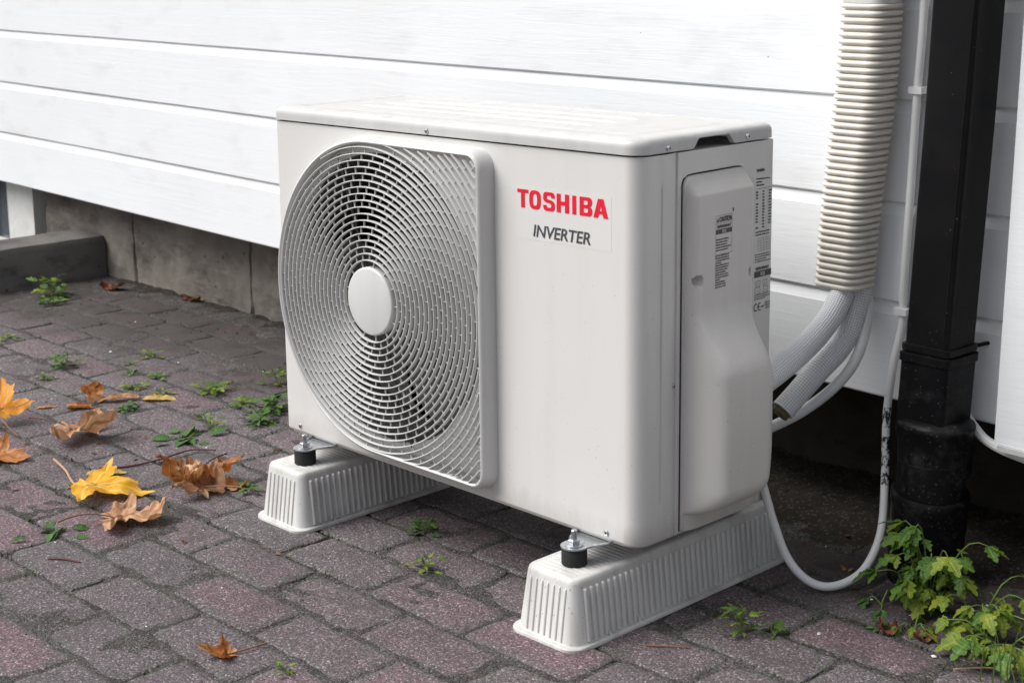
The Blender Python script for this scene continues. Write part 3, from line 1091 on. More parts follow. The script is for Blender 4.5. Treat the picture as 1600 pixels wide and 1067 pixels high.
# ---- screws
def screw(x, y, z, axis, r=0.0042, parent=None):
    rot = {'-y': Matrix.Rotation(R(90), 3, 'X'), '+x': Matrix.Rotation(R(90), 3, 'Y')}[axis]
    m = MB()
    m.lathe([(r, -0.001), (r, 0.0008), (r * 0.85, 0.0018), (r * 0.5, 0.0024), (0.0003, 0.0026)], 16, (x, y, z), rot)
    s = ub(m, 'screw', M['screw'], parent)
    m = MB()
    for (a, b) in ((r * 0.5, r * 0.14), (r * 0.14, r * 0.5)):
        q = [rot @ Vector(p) + Vector((x, y, z)) for p in ((-a, -b, 0.0027), (a, -b, 0.0027), (a, b, 0.0027), (-a, b, 0.0027))]
        m.add(q, [(0, 1, 2, 3)])
        rot = rot @ Matrix.Translation((0, 0, 0.0001)).to_3x3()
    m.v = [(p[0], p[1], p[2]) for p in m.v]
    ub(m, 'cross_slot', M['black_print'], s, 0)
screw(0.036, 0.0, 0.0115, '-y')
screw(0.7255, 0.0, 0.0105, '-y')
screw(0.3755, -0.003, 0.5348, '-y', 0.004, lid)
screw(UW + 0.0025, 0.0561, 0.5382, '+x', 0.0042, lid)
screw(UW + 0.0025, 0.2235, 0.5373, '+x', 0.0042, lid)
screw(UW - 0.003, 0.0755, 0.213, '+x', 0.0036)

# ---- printing
def curve_mesh(name, polys, shear=0.0):
    cu = bpy.data.curves.new(name, 'CURVE')
    cu.dimensions = '2D'
    cu.fill_mode = 'BOTH'
    cu.extrude = 0.00012
    for poly in polys:
        sp = cu.splines.new('POLY')
        sp.points.add(len(poly) - 1)
        for i, (x, y) in enumerate(poly):
            sp.points[i].co = (x, y, 0, 1)
        sp.use_cyclic_u = True
    ob = bpy.data.objects.new(name, cu)
    COL.objects.link(ob)
    dg = bpy.context.evaluated_depsgraph_get()
    me = bpy.data.meshes.new_from_object(ob.evaluated_get(dg))
    bpy.data.objects.remove(ob)
    me.name = name
    me.materials.clear()
    return me
def text_mesh(name, body, shear=0.0, offset=0.0, space=1.0):
    cu = bpy.data.curves.new(name, 'FONT')
    cu.body = body
    cu.shear = shear
    cu.offset = offset
    cu.space_character = space
    cu.extrude = 0.002
    cu.resolution_u = 4
    ob = bpy.data.objects.new(name, cu)
    COL.objects.link(ob)
    dg = bpy.context.evaluated_depsgraph_get()
    me = bpy.data.meshes.new_from_object(ob.evaluated_get(dg))
    bpy.data.objects.remove(ob)
    me.name = name
    me.materials.clear()
    return me
def fit(me, w, h):
    xs = [v.co.x for v in me.vertices]
    ys = [v.co.y for v in me.vertices]
    x0, x1, y0, y1 = min(xs), max(xs), min(ys), max(ys)
    for v in me.vertices:
        v.co.x = (v.co.x - x0) / (x1 - x0) * w
        v.co.y = (v.co.y - y0) / (y1 - y0) * h
        v.co.z = 0.00015 if v.co.z > 0 else -0.0001
    return me
def place_front(me, name, mat, x, z, y=-0.0006, slope=0.0130):
    for v in me.vertices:
        px, pz, d = v.co.x, v.co.y, v.co.z
        v.co = Vector((x + px, y - d, z + pz + slope * px)) - UO
    return link(name, me, mat, unit)
def place_side(me, name, mat, y, z, x, parent=None, slope=0.0):
    for v in me.vertices:
        px, pz, d = v.co.x, v.co.y, v.co.z
        v.co = Vector((x + d, y + px, z + pz + slope * px)) - UO
    return link(name, me, mat, parent or unit)
def ell(cx, cy, rx, ry, n=24, p=2.6):
    out = []
    for k in range(n):
        a = 2 * math.pi * k / n
        c, s = math.cos(a), math.sin(a)
        out.append((cx + rx * math.copysign(abs(c) ** (2 / p), c), cy + ry * math.copysign(abs(s) ** (2 / p), s)))
    return out
GLY = {
    'T': (0.0, 0.126, [[(0, 1), (1, 1), (1, .81), (.665, .81), (.665, 0), (.335, 0), (.335, .81), (0, .81)]]),
    'O': (0.137, 0.268, [ell(.5, .5, .5, .515, 32, 3.0), ell(.5, .5, .19, .325, 24, 2.8)]),
    'S': (0.296, 0.424, [[(1, .70), (.70, .70), (.70, .77), (.64, .825), (.36, .825), (.30, .77), (.30, .69), (.36, .63), (.78, .565), (.93, .50), (1, .40), (1, .17), (.94, .05), (.80, -.01), (.20, -.01), (.06, .05), (0, .17), (0, .30), (.30, .30), (.30, .23), (.36, .175), (.64, .175), (.70, .23), (.70, .33), (.64, .39), (.22, .455), (.07, .52), (0, .62), (0, .83), (.06, .95), (.20, 1.01), (.80, 1.01), (.94, .95), (1, .83)]]),
    'H': (0.447, 0.582, [[(0, 0), (.325, 0), (.325, .40), (.675, .40), (.675, 0), (1, 0), (1, 1), (.675, 1), (.675, .60), (.325, .60), (.325, 1), (0, 1)]]),
    'I': (0.618, 0.660, [[(0, 0), (1, 0), (1, 1), (0, 1)]]),
    'B': (0.698, 0.832, [[(0, 0), (.78, 0), (.93, .06), (1, .18), (1, .36), (.93, .46), (.82, .51), (.93, .57), (.98, .66), (.98, .83), (.91, .95), (.77, 1), (0, 1)], [(.32, .18), (.32, .41), (.60, .41), (.67, .36), (.67, .23), (.60, .18)], [(.32, .59), (.32, .82), (.58, .82), (.65, .77), (.65, .64), (.58, .59)]]),
    'A': (0.845, 1.0, [[(0, 0), (.31, 0), (.375, .20), (.625, .20), (.69, 0), (1, 0), (.68, 1), (.32, 1)], [(.43, .36), (.50, .68), (.57, .36)]]),
}
polys = []
for ch in 'TOSHIBA':
    a, b, ps = GLY[ch]
    for p in ps:
        polys.append([((a + (b - a) * x), y) for x, y in p])
me = fit(curve_mesh('lettering', polys), 0.1685, 0.0262)
tag(place_front(me, 'brand_lettering', M['red_print'], 0.5600, 0.4434), 'large red brand lettering printed on the front panel')
me = fit(text_mesh('lettering', 'INVERTER', 0.16, 0.012, 0.98), 0.1070, 0.0168)
tag(place_front(me, 'type_lettering', M['grey_print'], 0.5902, 0.4056, -0.0006, 0.012), 'dark grey slanted INVERTER lettering below the red brand name')
m = MB(); m.box(0.5565, 0.7340, -0.00016, -0.00005, 0.4000, 0.4740)
m.v = [(x, y, z + 0.013 * (x - 0.5565)) for x, y, z in m.v]
ub(m, 'label_film', M['film'], None, 0)

# caution print on the valve cover
XC = UW - 0.0005 + 0.021 + 0.0004
def quads(m, x, y0, y1, z0, z1):
    m.add([(x, y0, z0), (x, y1, z0), (x, y1, z1), (x, y0, z1)], [(0, 1, 2, 3)])
pr = random.Random(3)
def fine_lines(m, x, y0, y1, ztop, zbot, step, h, full=0.75, sl=0.0):
    z = ztop
    while z > zbot:
        if pr.random() < 0.93:
            end = y0 + (y1 - y0) * (pr.uniform(0.7, 1.0) if pr.random() < full else pr.uniform(0.3, 0.7))
            y = y0
            while y < end:
                w = pr.uniform(0.0009, 0.0035)
                e = min(y + w, end)
                hh = h * pr.uniform(0.75, 1.1)
                m.add([(x, y, z + sl * (y - y0)), (x, e, z + sl * (e - y0)), (x, e, z + hh + sl * (e - y0)), (x, y, z + hh + sl * (y - y0))], [(0, 1, 2, 3)])
                y = e + pr.uniform(0.0003, 0.0007)
        z -= step
m = MB()
fine_lines(m, XC, 0.1345, 0.1670, 0.4065, 0.391, 0.0036, 0.0020, 0.95)
fine_lines(m, XC, 0.1335, 0.1640, 0.3845, 0.3395, 0.0033, 0.0019)
quads(m, XC, 0.1335, 0.1685, 0.4150, 0.4215)
quads(m, XC, 0.1690, 0.1720, 0.4425, 0.4475)
for (a, b, c, d) in ((0.1335, 0.1685, 0.4400, 0.4404), (0.1335, 0.1685, 0.4290, 0.4294), (0.1335, 0.1685, 0.3870, 0.3874)):
    quads(m, XC, a, b, c, d)
for yv in (0.1335, 0.1681):
    quads(m, XC, yv, yv + 0.0004, 0.3874, 0.4400)
caution = ub(m, 'caution_print', M['black_print'], cover, 0)
tag(caution, 'small black caution print on the valve cover')
for (body, y, z, w, h, mt) in (('CAUTION', 0.1405, 0.4312, 0.0265, 0.0072, 'black_print'), ('REFRIGERANT', 0.1365, 0.4232, 0.0295, 0.0040, 'black_print'), ('R32', 0.1470, 0.4162, 0.0085, 0.0042, 'pale_print')):
    me = fit(text_mesh('lettering', body, 0, 0.03), w, h)
    place_side(me, 'print_lettering', M[mt], y, z, XC + 0.0003, caution)
m = MB()
m.add([(XC, 0.1352, 0.4312), (XC, 0.1400, 0.4312), (XC, 0.1376, 0.4375)], [(0, 1, 2)])
ub(m, 'warning_triangle', M['black_print'], caution, 0)
# rating plate print at the rear edge of the side panel
XS = UW + 0.0005
m = MB()
ya, yb = 0.2475, 0.2845
fine_lines(m, XS, ya, yb, 0.4785, 0.4640, 0.0045, 0.0022, 0.6, -0.04)
quads(m, XS, ya, yb, 0.4605, 0.4609)
z = 0.455
while z > 0.402:
    for (c, w) in ((ya, 0.006), (ya + 0.015, 0.005), (ya + 0.029, 0.007)):
        if pr.random() < 0.85:
            quads(m, XS, c, c + w * pr.uniform(0.7, 1), z, z + 0.0022)
    z -= 0.0042
fine_lines(m, XS, ya, yb, 0.3985, 0.394, 0.0040, 0.0019, 1)
for gx in range(5):
    quads(m, XS, ya + 0.006 + gx * 0.0066, ya + 0.0063 + gx * 0.0066, 0.372, 0.390)
for gz in range(6):
    quads(m, XS, ya + 0.006, ya + 0.0326, 0.372 + gz * 0.0036, 0.3723 + gz * 0.0036)
fine_lines(m, XS, ya, yb, 0.3665, 0.351, 0.0034, 0.0016, 0.9)
quads(m, XS, ya - 0.001, yb + 0.001, 0.3345, 0.3435)
fine_lines(m, XS, ya, yb, 0.3085, 0.302, 0.0030, 0.0014, 0.9)
for (c, zc, s) in ((ya + 0.003, 0.3215, 0.010), (ya + 0.019, 0.3215, 0.010), (ya + 0.001, 0.3110, 0.012), (ya + 0.020, 0.3110, 0.011)):
    for (a, b, c2, d) in ((0, s, 0, 0.0006), (0, s, s * 0.72, s * 0.72 + 0.0006), (0, 0.0006, 0, s * 0.72), (s - 0.0006, s, 0, s * 0.72), (s * 0.3, s * 0.7, s * 0.3, s * 0.36)):
        quads(m, XS, c + a, c + b, zc + c2, zc + d)
rating = ub(m, 'rating_print', M['black_print'], side, 0)
tag(rating, 'black rating plate print down the rear edge of the side panel')
for (body, y, z, w, h, mt) in (('TOSHIBA', ya, 0.4845, 0.0185, 0.0042, 'black_print'), ('REFRIGERANT', ya + 0.002, 0.3450, 0.030, 0.0042, 'black_print'), ('R32', ya + 0.013, 0.3362, 0.010, 0.0056, 'pale_print')):
    me = fit(text_mesh('lettering', body, 0, 0.03), w, h)
    place_side(me, 'print_lettering', M[mt], y, z, XS + 0.0003, rating)
def arc_poly(cx, cy, r0, r1, a0, a1, n=16):
    o_ = [(cx + r1 * math.cos(R(a0 + (a1 - a0) * k / n)), cy + r1 * math.sin(R(a0 + (a1 - a0) * k / n))) for k in range(n + 1)]
    i_ = [(cx + r0 * math.cos(R(a1 + (a0 - a1) * k / n)), cy + r0 * math.sin(R(a1 + (a0 - a1) * k / n))) for k in range(n + 1)]
    return o_ + i_
me = fit(curve_mesh('lettering', [arc_poly(.5, .5, .36, .5, 70, 290), arc_poly(1.35, .5, .36, .5, 70, 290), [(.99, .44), (1.45, .44), (1.45, .56), (.99, .56)]]), 0.0155, 0.0115)
place_side(me, 'print_lettering', M['black_print'], ya - 0.001, 0.2860, XS + 0.0003, rating)
m = MB()
fine_lines(m, XS, ya + 0.016, ya + 0.0235, 0.2900, 0.2890, 0.01, 0.0022, 1)
for (c) in (ya + 0.0255, ya + 0.0315):
    for (a, b, c2, d) in ((0, 0.0045, 0.0, 0.0008), (0, 0.0008, 0, 0.010), (0.0037, 0.0045, 0, 0.010), (0, 0.0045, 0.005, 0.0057), (0, 0.0045, 0.0092, 0.010)):
        quads(m, XS, c + a, c + b, 0.2865 + c2, 0.2865 + d)
ub(m, 'approval_marks', M['black_print'], rating, 0)

# ---- feet of the unit: steel lugs, bolts and rubber mounts
BX = (0.0935, 0.6985)
BY = -0.036
for bi, bx in enumerate(BX):
    for by, rear in ((BY, False), (0.318, True)):
        m = MB()
        d = 1 if not rear else -1
        loop = []
        for k in range(13):
            a = R(180 + 180 * k / 12) if d > 0 else R(180 * k / 12)
            loop.append((bx + 0.019 * math.cos(a), by + 0.019 * math.sin(a)))
        yend = by + d * 0.075
        loop += [(bx + d * 0.019, by + d * 0.012), (bx + d * 0.030, by + d * 0.032), (bx + d * 0.034, yend), (bx - d * 0.034, yend), (bx - d * 0.030, by + d * 0.032), (bx - d * 0.019, by + d * 0.012)]
        m.loft([[(a, b, -0.0065) for a, b in loop], [(a, b, -0.0045) for a, b in loop]])
        lug = ub(m, 'mounting_lug', M['steel'])
        m = MB()
        rim_ = [(a, b) for a, b in loop[13:16]]
        m.tube([(bx - d * 0.021, by + d * 0.014, -0.0045), (bx - d * 0.031, by + d * 0.032, -0.0035), (bx - d * 0.034, yend, -0.003)], 0.0022, 8)
        ub(m, 'rolled_edge', M['steel'], lug)
        m = MB()
        m.tube([(bx + d * 0.021, by + d * 0.014, -0.0045), (bx + d * 0.031, by + d * 0.032, -0.0035), (bx + d * 0.034, yend, -0.003)], 0.0022, 8)
        ub(m, 'rolled_edge', M['steel'], lug)
        m = MB(); m.lathe([(0.0005, 0.0), (0.0125, 0.0), (0.0125, 0.0018), (0.0005, 0.0018)], 24, (bx, by, -0.0043))
        ub(m, 'washer', M['steel'], lug)
        m = MB(); m.lathe([(0.0005, 0.0), (0.0075, 0.0), (0.0080, 0.001), (0.0080, 0.0055), (0.0070, 0.0065), (0.0005, 0.0065)], 6, (bx, by, -0.0024))
        ub(m, 'nut', M['steel'], lug, 20)
        m = MB(); m.lathe([(0.0005, 0), (0.0042, 0), (0.0042, 0.0125), (0.0034, 0.0135), (0.0005, 0.0135)], 14, (bx, by, 0.0041))
        ub(m, 'bolt', M['steel'], lug)
        m = MB(); m.lathe([(0.0005, -0.0315), (0.0165, -0.0315), (0.0178, -0.0300), (0.0178, -0.0085), (0.0168, -0.0068), (0.0005, -0.0068)], 28, (bx, by, 0))
        ub(m, 'rubber_mount', M['rubber'])

# ================================================================ FOOT BLOCKS
def foot_block(x, y, label):
    root = empty('foot_block', (x, y, GZ))
    tag(root, label, 'foot block', 'ribbed plastic foot blocks under the unit')
    H = -0.0315 - GZ
    LY = 0.243                                   # half length of the flange
    m = MB()
    rings = []
    for (hw, hl, z, rc) in ((0.064, LY, 0.0005, 0.024), (0.064, LY, 0.0050, 0.024), (0.0630, LY - 0.001, 0.0062, 0.0235), (0.0572, LY - 0.0075, 0.0068, 0.020), (0.0560, LY - 0.009, 0.0085, 0.019),
                            (0.0478, LY - 0.0200, H - 0.008, 0.014), (0.0465, LY - 0.0215, H - 0.003, 0.0135), (0.0440, LY - 0.024, H - 0.0005, 0.012), (0.0400, LY - 0.028, H, 0.010)):
        rings.append([(a, b, z) for a, b in rrect(-hw, hw, -hl, hl, rc, 6)])
    m.loft(rings)
    body = m.build('body', M['block'], root, 40)
    zb_, zt_ = 0.0095, H - 0.013
    def wall_x(z): return 0.0560 + (0.0478 - 0.0560) * (z - 0.0085) / (H - 0.0165)
    def wall_y(z): return (LY - 0.009) + ((LY - 0.020) - (LY - 0.009)) * (z - 0.0085) / (H - 0.0165)
    m = MB(); m.tube([(wall_x(z) + 0.0008, 0, z) for z in (zb_, 0.04, zt_ - 0.004, zt_ - 0.001, zt_)], [0.0030, 0.0030, 0.0030, 0.0026, 0.0005], 10)
    rib = m.mesh('rib', 60); rib.materials.append(M['block_rib'])
    n = 36
    for s in (1, -1):
        for k in range(n):
            o = link('rib', rib, None, body)
            yy = (k - (n - 1) / 2) * 0.0117
            o.location = (0, yy, 0)
            o.rotation_euler = (0, 0, 0 if s > 0 else math.pi)
    m = MB(); m.tube([(0, -wall_y(z), z) for z in (zb_, 0.04, zt_ - 0.004, zt_ - 0.001, zt_)], [0.0019, 0.0019, 0.0019, 0.0015, 0.0004], 8)
    rib2 = m.mesh('rib', 40); rib2.materials.append(M['block_rib'])
    for s in (1, -1):
        for k in range(7):
            o = link('rib', rib2, None, body)
            o.location = ((k - 3) * 0.0108, 0, 0)
            o.rotation_euler = (0, 0, 0 if s > 0 else math.pi)
    m = MB(); m.tube([(-0.036, 0, H - 0.0003), (-0.034, 0, H), (0.034, 0, H), (0.036, 0, H - 0.0003)], [0.0003, 0.0009, 0.0009, 0.0003], 6)
    tr_ = m.mesh('top_rib', 40); tr_.materials.append(M['block'])
    for k in range(46):
        o = link('top_rib', tr_, None, body)
        o.location = (0, (k - 22.5) * 0.0092, 0)
    m = MB()
    m.add([(0.0535, -0.0016, 0.005), (0.0628, -0.0016, 0.005), (0.0500, -0.0016, 0.026), (0.0535, 0.0016, 0.005), (0.0628, 0.0016, 0.005), (0.0500, 0.0016, 0.026)],
          [(0, 1, 2), (5, 4, 3), (0, 3, 4, 1), (1, 4, 5, 2), (2, 5, 3, 0)])
    gus = m.mesh('gusset', 0); gus.materials.append(M['block'])
    for s in (1, -1):
        for yy in (-0.165, -0.105, -0.012, 0.082, 0.165):
            o = link('gusset', gus, None, body)
            o.location = (0, yy * s, 0)
            o.rotation_euler = (0, 0, 0 if s > 0 else math.pi)
    return root
foot_block(0.0865, 0.146, 'white ribbed plastic foot block under the fan end of the unit')
foot_block(0.6955, 0.140, 'white ribbed plastic foot block under the valve cover end, nearest the camera')

# ================================================================ DUCT, PIPES AND CABLES
duct = empty('corrugated_duct', W(0.775, 0.045, 0.288))
tag(duct, 'cream corrugated flexible duct hanging down the wall beside the downpipe', 'duct')
do = Vector(duct.location)
m = MB()
axis = spline([W(0.7705, 0.046, 0.282), W(0.7765, 0.047, 0.375), W(0.7850, 0.047, 0.464), W(0.7970, 0.046, 0.570), W(0.8045, 0.045, 0.708)], 12)
# arc length resample
cum = [0.0]
for i in range(1, len(axis)):
    cum.append(cum[-1] + (axis[i] - axis[i - 1]).length)
def on_axis(s):
    s = max(0, min(cum[-1], s))
    for i in range(1, len(axis)):
        if s <= cum[i]:
            t = (s - cum[i - 1]) / (cum[i] - cum[i - 1])
            return axis[i - 1].lerp(axis[i], t)
    return axis[-1]
sect = rrect(-0.0395, 0.0395, -0.035, 0.035, 0.021, 7)
NR = 42
pitch = cum[-1] / NR
rings = []
ex = Vector((math.cos(WANG), math.sin(WANG), 0))
ey = Vector((-math.sin(WANG), math.cos(WANG), 0))
for k in range(NR):
    jit = rnd.uniform(-0.0004, 0.0004)
    for (t, g) in ((0.0, 0.84), (0.09, 0.89), (0.20, 0.965), (0.35, 0.995), (0.5, 1.0), (0.65, 0.995), (0.80, 0.965), (0.91, 0.89)):
        c = on_axis((k + t) * pitch + jit)
        bel = 1.0 + 0.02 * math.sin(3.1 * k / NR)
        rings.append([c + ex * (a * g * bel) + ey * (b * g * bel) - do for a, b in sect])
m.loft(rings, True)
m.build('hose', M['duct'], duct, 50)
m = MB()
c = axis[-1]
for (zz, g) in ((-0.002, 0.98),):
    pass
r1 = [[c + ex * a * g + ey * b * g + Vector((0, 0, zz)) - do for a, b in sect] for (zz, g) in ((-0.001, 0.93), (0.0, 0.95), (0.035, 0.95), (0.036, 1.04), (0.07, 1.04), (0.5, 1.04))]
m.loft(r1)
m.build('trunking_cap', M['trunk'], duct, 30)

def woven_tube(name, path, r, label, cat, group=None):
    pts = spline(path, 14)
    o0 = pts[0]
    m = MB()
    n = 40
    rings = []
    L = 0.0
    Ls = [0.0]
    for i in range(1, len(pts)):
        L += (pts[i] - pts[i - 1]).length
        Ls.append(L)
    up = Vector((0.3, 0.2, 0.9))
    for i, p in enumerate(pts):
        d = (pts[min(i + 1, len(pts) - 1)] - pts[max(i - 1, 0)]).normalized()
        a = (up - d * up.dot(d)).normalized()
        up = a
        b = d.cross(a)
        rings.append([p - o0 + (a * math.cos(2 * math.pi * k / n) + b * math.sin(2 * math.pi * k / n)) * (r * (1 + 0.03 * nz(p.x, p.y, p.z, 30))) for k in range(n)])
    m.loft(rings, True)
    me = m.mesh(name, 60)
    uv = me.uv_layers.new(name='weave')
    cell = 0.0040
    turns = round(2 * math.pi * r / cell)
    for poly in me.polygons:
        ks = [v % n for v in poly.vertices]
        wrap = max(ks) - min(ks) > n / 2
        for li, vi in zip(poly.loop_indices, poly.vertices):
            i, k = divmod(vi, n)
            kk = k + n if (wrap and k < n / 2) else k
            uv.data[li].uv = (kk / n * turns, Ls[i] / cell)
    o = link(name, me, M['woven'])
    o.location = o0
    tag(o, label, cat, group)
    return o, rings, o0
p1, _, _ = woven_tube('insulated_pipe', [(0.772, 0.486, 0.340), (0.775, 0.480, 0.292), (0.775, 0.445, 0.246), (0.774, 0.392, 0.213), (0.778, 0.320, 0.190), (0.780, 0.250, 0.172)], 0.0182,
                       'upper white woven insulated pipe curving from the duct to the unit', 'pipe', 'insulated pipes below the duct')
p2, rg, o2 = woven_tube('insulated_pipe', [(0.784, 0.500, 0.340), (0.787, 0.503, 0.285), (0.781, 0.474, 0.206), (0.770, 0.417, 0.162), (0.750, 0.362, 0.110)], 0.0178,
                        'lower white woven insulated pipe with a cut open end behind the unit', 'pipe', 'insulated pipes below the duct')
m = MB(); m.tube([(0.7525, 0.3690, 0.1165), (0.7480, 0.3565, 0.1048)], [0.0150, 0.0140], 16)
m.v = [tuple(Vector(p) - o2) for p in m.v]
m.build('foam_end', M['insul'], p2)
m = MB(); m.tube(spline([(0.780, 0.506, 0.345), (0.790, 0.508, 0.290), (0.799, 0.503, 0.232), (0.797, 0.466, 0.163), (0.758, 0.412, 0.104), (0.700, 0.34, 0.06)], 10), 0.0085, 14)
tag(m.build('drain_hose', M['white_cable'], None), 'smooth thin white drain hose bending below the two woven pipes', 'hose')

cab = [W(0.871, 0.014, 1.0), W(0.870, 0.014, 0.711), W(0.863, 0.013, 0.574), W(0.858, 0.013, 0.432), W(0.852, 0.013, 0.287)]
cab += [(0.852, 0.515, 0.234), (0.846, 0.505, 0.17), (0.841, 0.5, 0.1), (0.847, 0.49, 0.044), (0.857, 0.475, -0.001), (0.888, 0.42, -0.058), (0.895, 0.375, -0.096), (0.887, 0.34, -0.113), (0.869, 0.31, -0.1175), (0.844, 0.295, -0.108), (0.817, 0.288, -0.081), (0.798, 0.282, -0.035), (0.785, 0.275, 0.014), (0.782, 0.268, 0.040)]
m = MB(); m.tube(spline(cab, 10), 0.0061, 14)
cable = m.build('power_cable', M['old_cable'], None)
tag(cable, 'white power cable clipped down the wall and looping low to the unit', 'cable')
for (x, z) in ((0.8635, 0.582), (0.8515, 0.252)):
    m = MB()
    bs = Vector(W(x, 0.0, z))
    mm = Matrix.Translation(bs) @ Matrix.Rotation(WANG, 4, 'Z')
    q = MB(); q.box(-0.010, 0.012, -0.022, -0.001, -0.005, 0.005)
    m.add([mm @ Vector(p) for p in q.v], q.f)
    m.build('cable_clip', M['white_cable'], cable)

# ================================================================ DOWNPIPE
dp = empty('downpipe', W(0.94, 0.065, GZ))
tag(dp, 'black rectangular rainwater downpipe ending in a round drain socket', 'downpipe')
dO = Vector(dp.location)
def db(m, name, mat, parent=None, smooth=35):
    m.v = [tuple(Vector(p) - dO) for p in m.v]
    return m.build(name, mat, parent or dp, smooth)
def pipe_ring(z, grow=0.0, lean=True):
    xc = 0.976 - (0.026 * max(0.0, (0.71 - z)) / 0.5 if lean else 0.0)
    pts = rrect(xc - 0.036 - grow, xc + 0.036 + grow, 0.030 - grow, 0.100 + grow, 0.007 + grow * 0.5, 5)
    return [W(a, b, z) for a, b in pts]
m = MB(); m.loft([pipe_ring(z) for z in (0.19, 0.35, 0.55, 0.75, 1.2, 2.4)])
db(m, 'shaft', M['black_pipe'])
for gx in (0.0285,):
    m = MB()
    m.tube([W(0.976 - 0.026 * max(0, 0.71 - z) / 0.5 + gx, 0.0995, z) for z in (0.22, 0.45, 0.71, 1.2)], 0.0018, 8)
    db(m, 'seam_bead', M['black_pipe'])
m = MB(); m.loft([pipe_ring(z, g) for (z, g) in ((0.095, 0.003), (0.10, 0.0035), (0.205, 0.0035), (0.2065, 0.006), (0.218, 0.006), (0.2195, 0.003), (0.2195, 0.0005))])
sleeve = db(m, 'sleeve', M['black_pipe'])
m = MB(); m.loft([pipe_ring(z, g) for (z, g) in ((0.221, 0.0005), (0.222, 0.004), (0.231, 0.004), (0.232, 0.0005))])
clip = db(m, 'clamp', M['black_pipe'])
m = MB(); m.tube([W(0.972, 0.035, 0.226), W(0.985, 0.02, 0.226), W(0.988, 0.0, 0.226)], 0.003, 8)
db(m, 'clamp_arm', M['black_pipe'], clip)
ax = Vector(W(0.951, 0.066, 0.0))
tilt = Matrix.Rotation(R(4), 3, 'X') @ Matrix.Rotation(R(5), 3, 'Y')
m = MB(); m.lathe([(0.044, 0.122), (0.0530, 0.116), (0.0548, 0.113), (0.0548, 0.108), (0.0532, 0.105), (0.0515, 0.050), (0.0522, 0.047), (0.0522, 0.043), (0.051, 0.041), (0.048, 0.036)], 48, ax)
db(m, 'round_socket', M['black_pipe'])
ax2 = Vector(W(0.954, 0.078, 0.0))
m = MB(); m.lathe([(0.0475, 0.060), (0.0490, 0.0), (0.0490, -0.02)], 40, ax2 + Vector((0, 0, 0.0)))
db(m, 'drain_pipe', M['black_pipe'])
m = MB(); m.lathe([(0.0500, 0.010), (0.0535, 0.012), (0.0558, 0.008), (0.0562, 0.002), (0.0556, -0.005), (0.0540, -0.010), (0.0535, -0.045), (0.0520, -0.13)], 48, ax2 + Vector((0, 0, 0.004)), tilt)
db(m, 'drain_collar', M['black_pipe'])

# ================================================================ FALLEN LEAVES
MAPLE = [(-90, .10), (-78, .22), (-62, .40), (-50, .36), (-42, .42), (-30, .30), (-18, .50), (-8, .62), (0, .70), (4, .80), (8, .98), (13, .80), (20, .78), (26, .60), (34, .50), (40, .42), (46, .46), (54, .62), (60, .66), (66, .88), (74, .84), (80, .92), (86, 1.02), (90, 1.16)]
def maple_outline(seed, jag=0.05):
    r = random.Random(seed)
    half = MAPLE
    pts = []
    for a, q in half:
        pts.append((a, q * (1 + r.uniform(-jag, jag))))
    for a, q in reversed(half[1:-1]):
        pts.append((180 - a, q * (1 + r.uniform(-jag, jag))))
    # refine with teeth
    out = []
    n = len(pts)
    for i in range(n):
        a0, q0 = pts[i]
        a1, q1 = pts[(i + 1) % n]
        if a1 < a0:
            a1 += 360
        for k in range(3):
            t = k / 3
            out.append((a0 + (a1 - a0) * t, (q0 + (q1 - q0) * t) * (1 + (r.uniform(-0.03, 0.045) if k else 0))))
    return out
def leaf_mesh(seed, size, curls, crumple=0.04, outline=None, fold=0.0, thick=0.0006):
    """curls: list of (axis angle, curvature) bends; crumple: amplitude of wrinkles relative to the size"""
    ol = outline or maple_outline(seed)
    nr = 9
    v, vein = [(0, 0, 0)], [1.0]
    axes = (90, 68, 112, 8, 172, -42, 222)
    for k in range(1, nr + 1):
        t = k / nr
        for (a, q) in ol:
            v.append((q * t * math.cos(R(a)), q * t * math.sin(R(a)), 0))
            d = min(abs((a - b + 180) % 360 - 180) for b in axes)
            vein.append(1.0 if d * q * t < 1.6 else 0.0)
    n = len(ol)
    f = [(0, 1 + j, 1 + (j + 1) % n) for j in range(n)]
    for k in range(nr - 1):
        for j in range(n):
            f.append((1 + k * n + j, 1 + k * n + (j + 1) % n, 1 + (k + 1) * n + (j + 1) % n, 1 + (k + 1) * n + j))
    s = seed * 7.13
    pts = []
    for (x, y, z) in v:
        rr_ = math.hypot(x, y)
        a = math.atan2(y, x)
        z = crumple * (noise.noise(Vector((x * 2.2 + s, y * 2.2, s))) * 1.6 + noise.noise(Vector((x * 6 + s, y * 6, s))) * 0.7 + noise.noise(Vector((x * 13 + s, y * 13, s))) * 0.25) * min(1, rr_ * 2)
        z += fold * abs(math.sin(3.5 * (a - math.pi / 2))) * rr_
        p = Vector((x, y, z))
        for (ang, kq) in curls:
            ca, sa = math.cos(R(ang)), math.sin(R(ang))
            u = p.x * ca + p.y * sa
            w_ = -p.x * sa + p.y * ca
            kk = kq * (1 + 0.25 * noise.noise(Vector((w_ * 1.5 + s, s, 0))))
            if abs(kk) < 1e-4:
                continue
            th = u * kk
            u2 = math.sin(th) / kk - p.z * math.sin(th)
            z2 = (1 - math.cos(th)) / kk + p.z * math.cos(th)
            p = Vector((u2 * ca - w_ * sa, u2 * sa + w_ * ca, z2))
        pts.append(p * size)
    m = MB()
    m.add(pts, f)
    me = bpy.data.meshes.new('leaf_blade')
    me.from_pydata(m.v, [], m.f)
    at = me.attributes.new('vein', 'FLOAT', 'POINT')
    at.data.foreach_set('value', vein)
    for p in me.polygons:
        p.use_smooth = True
    me.update()
    return me
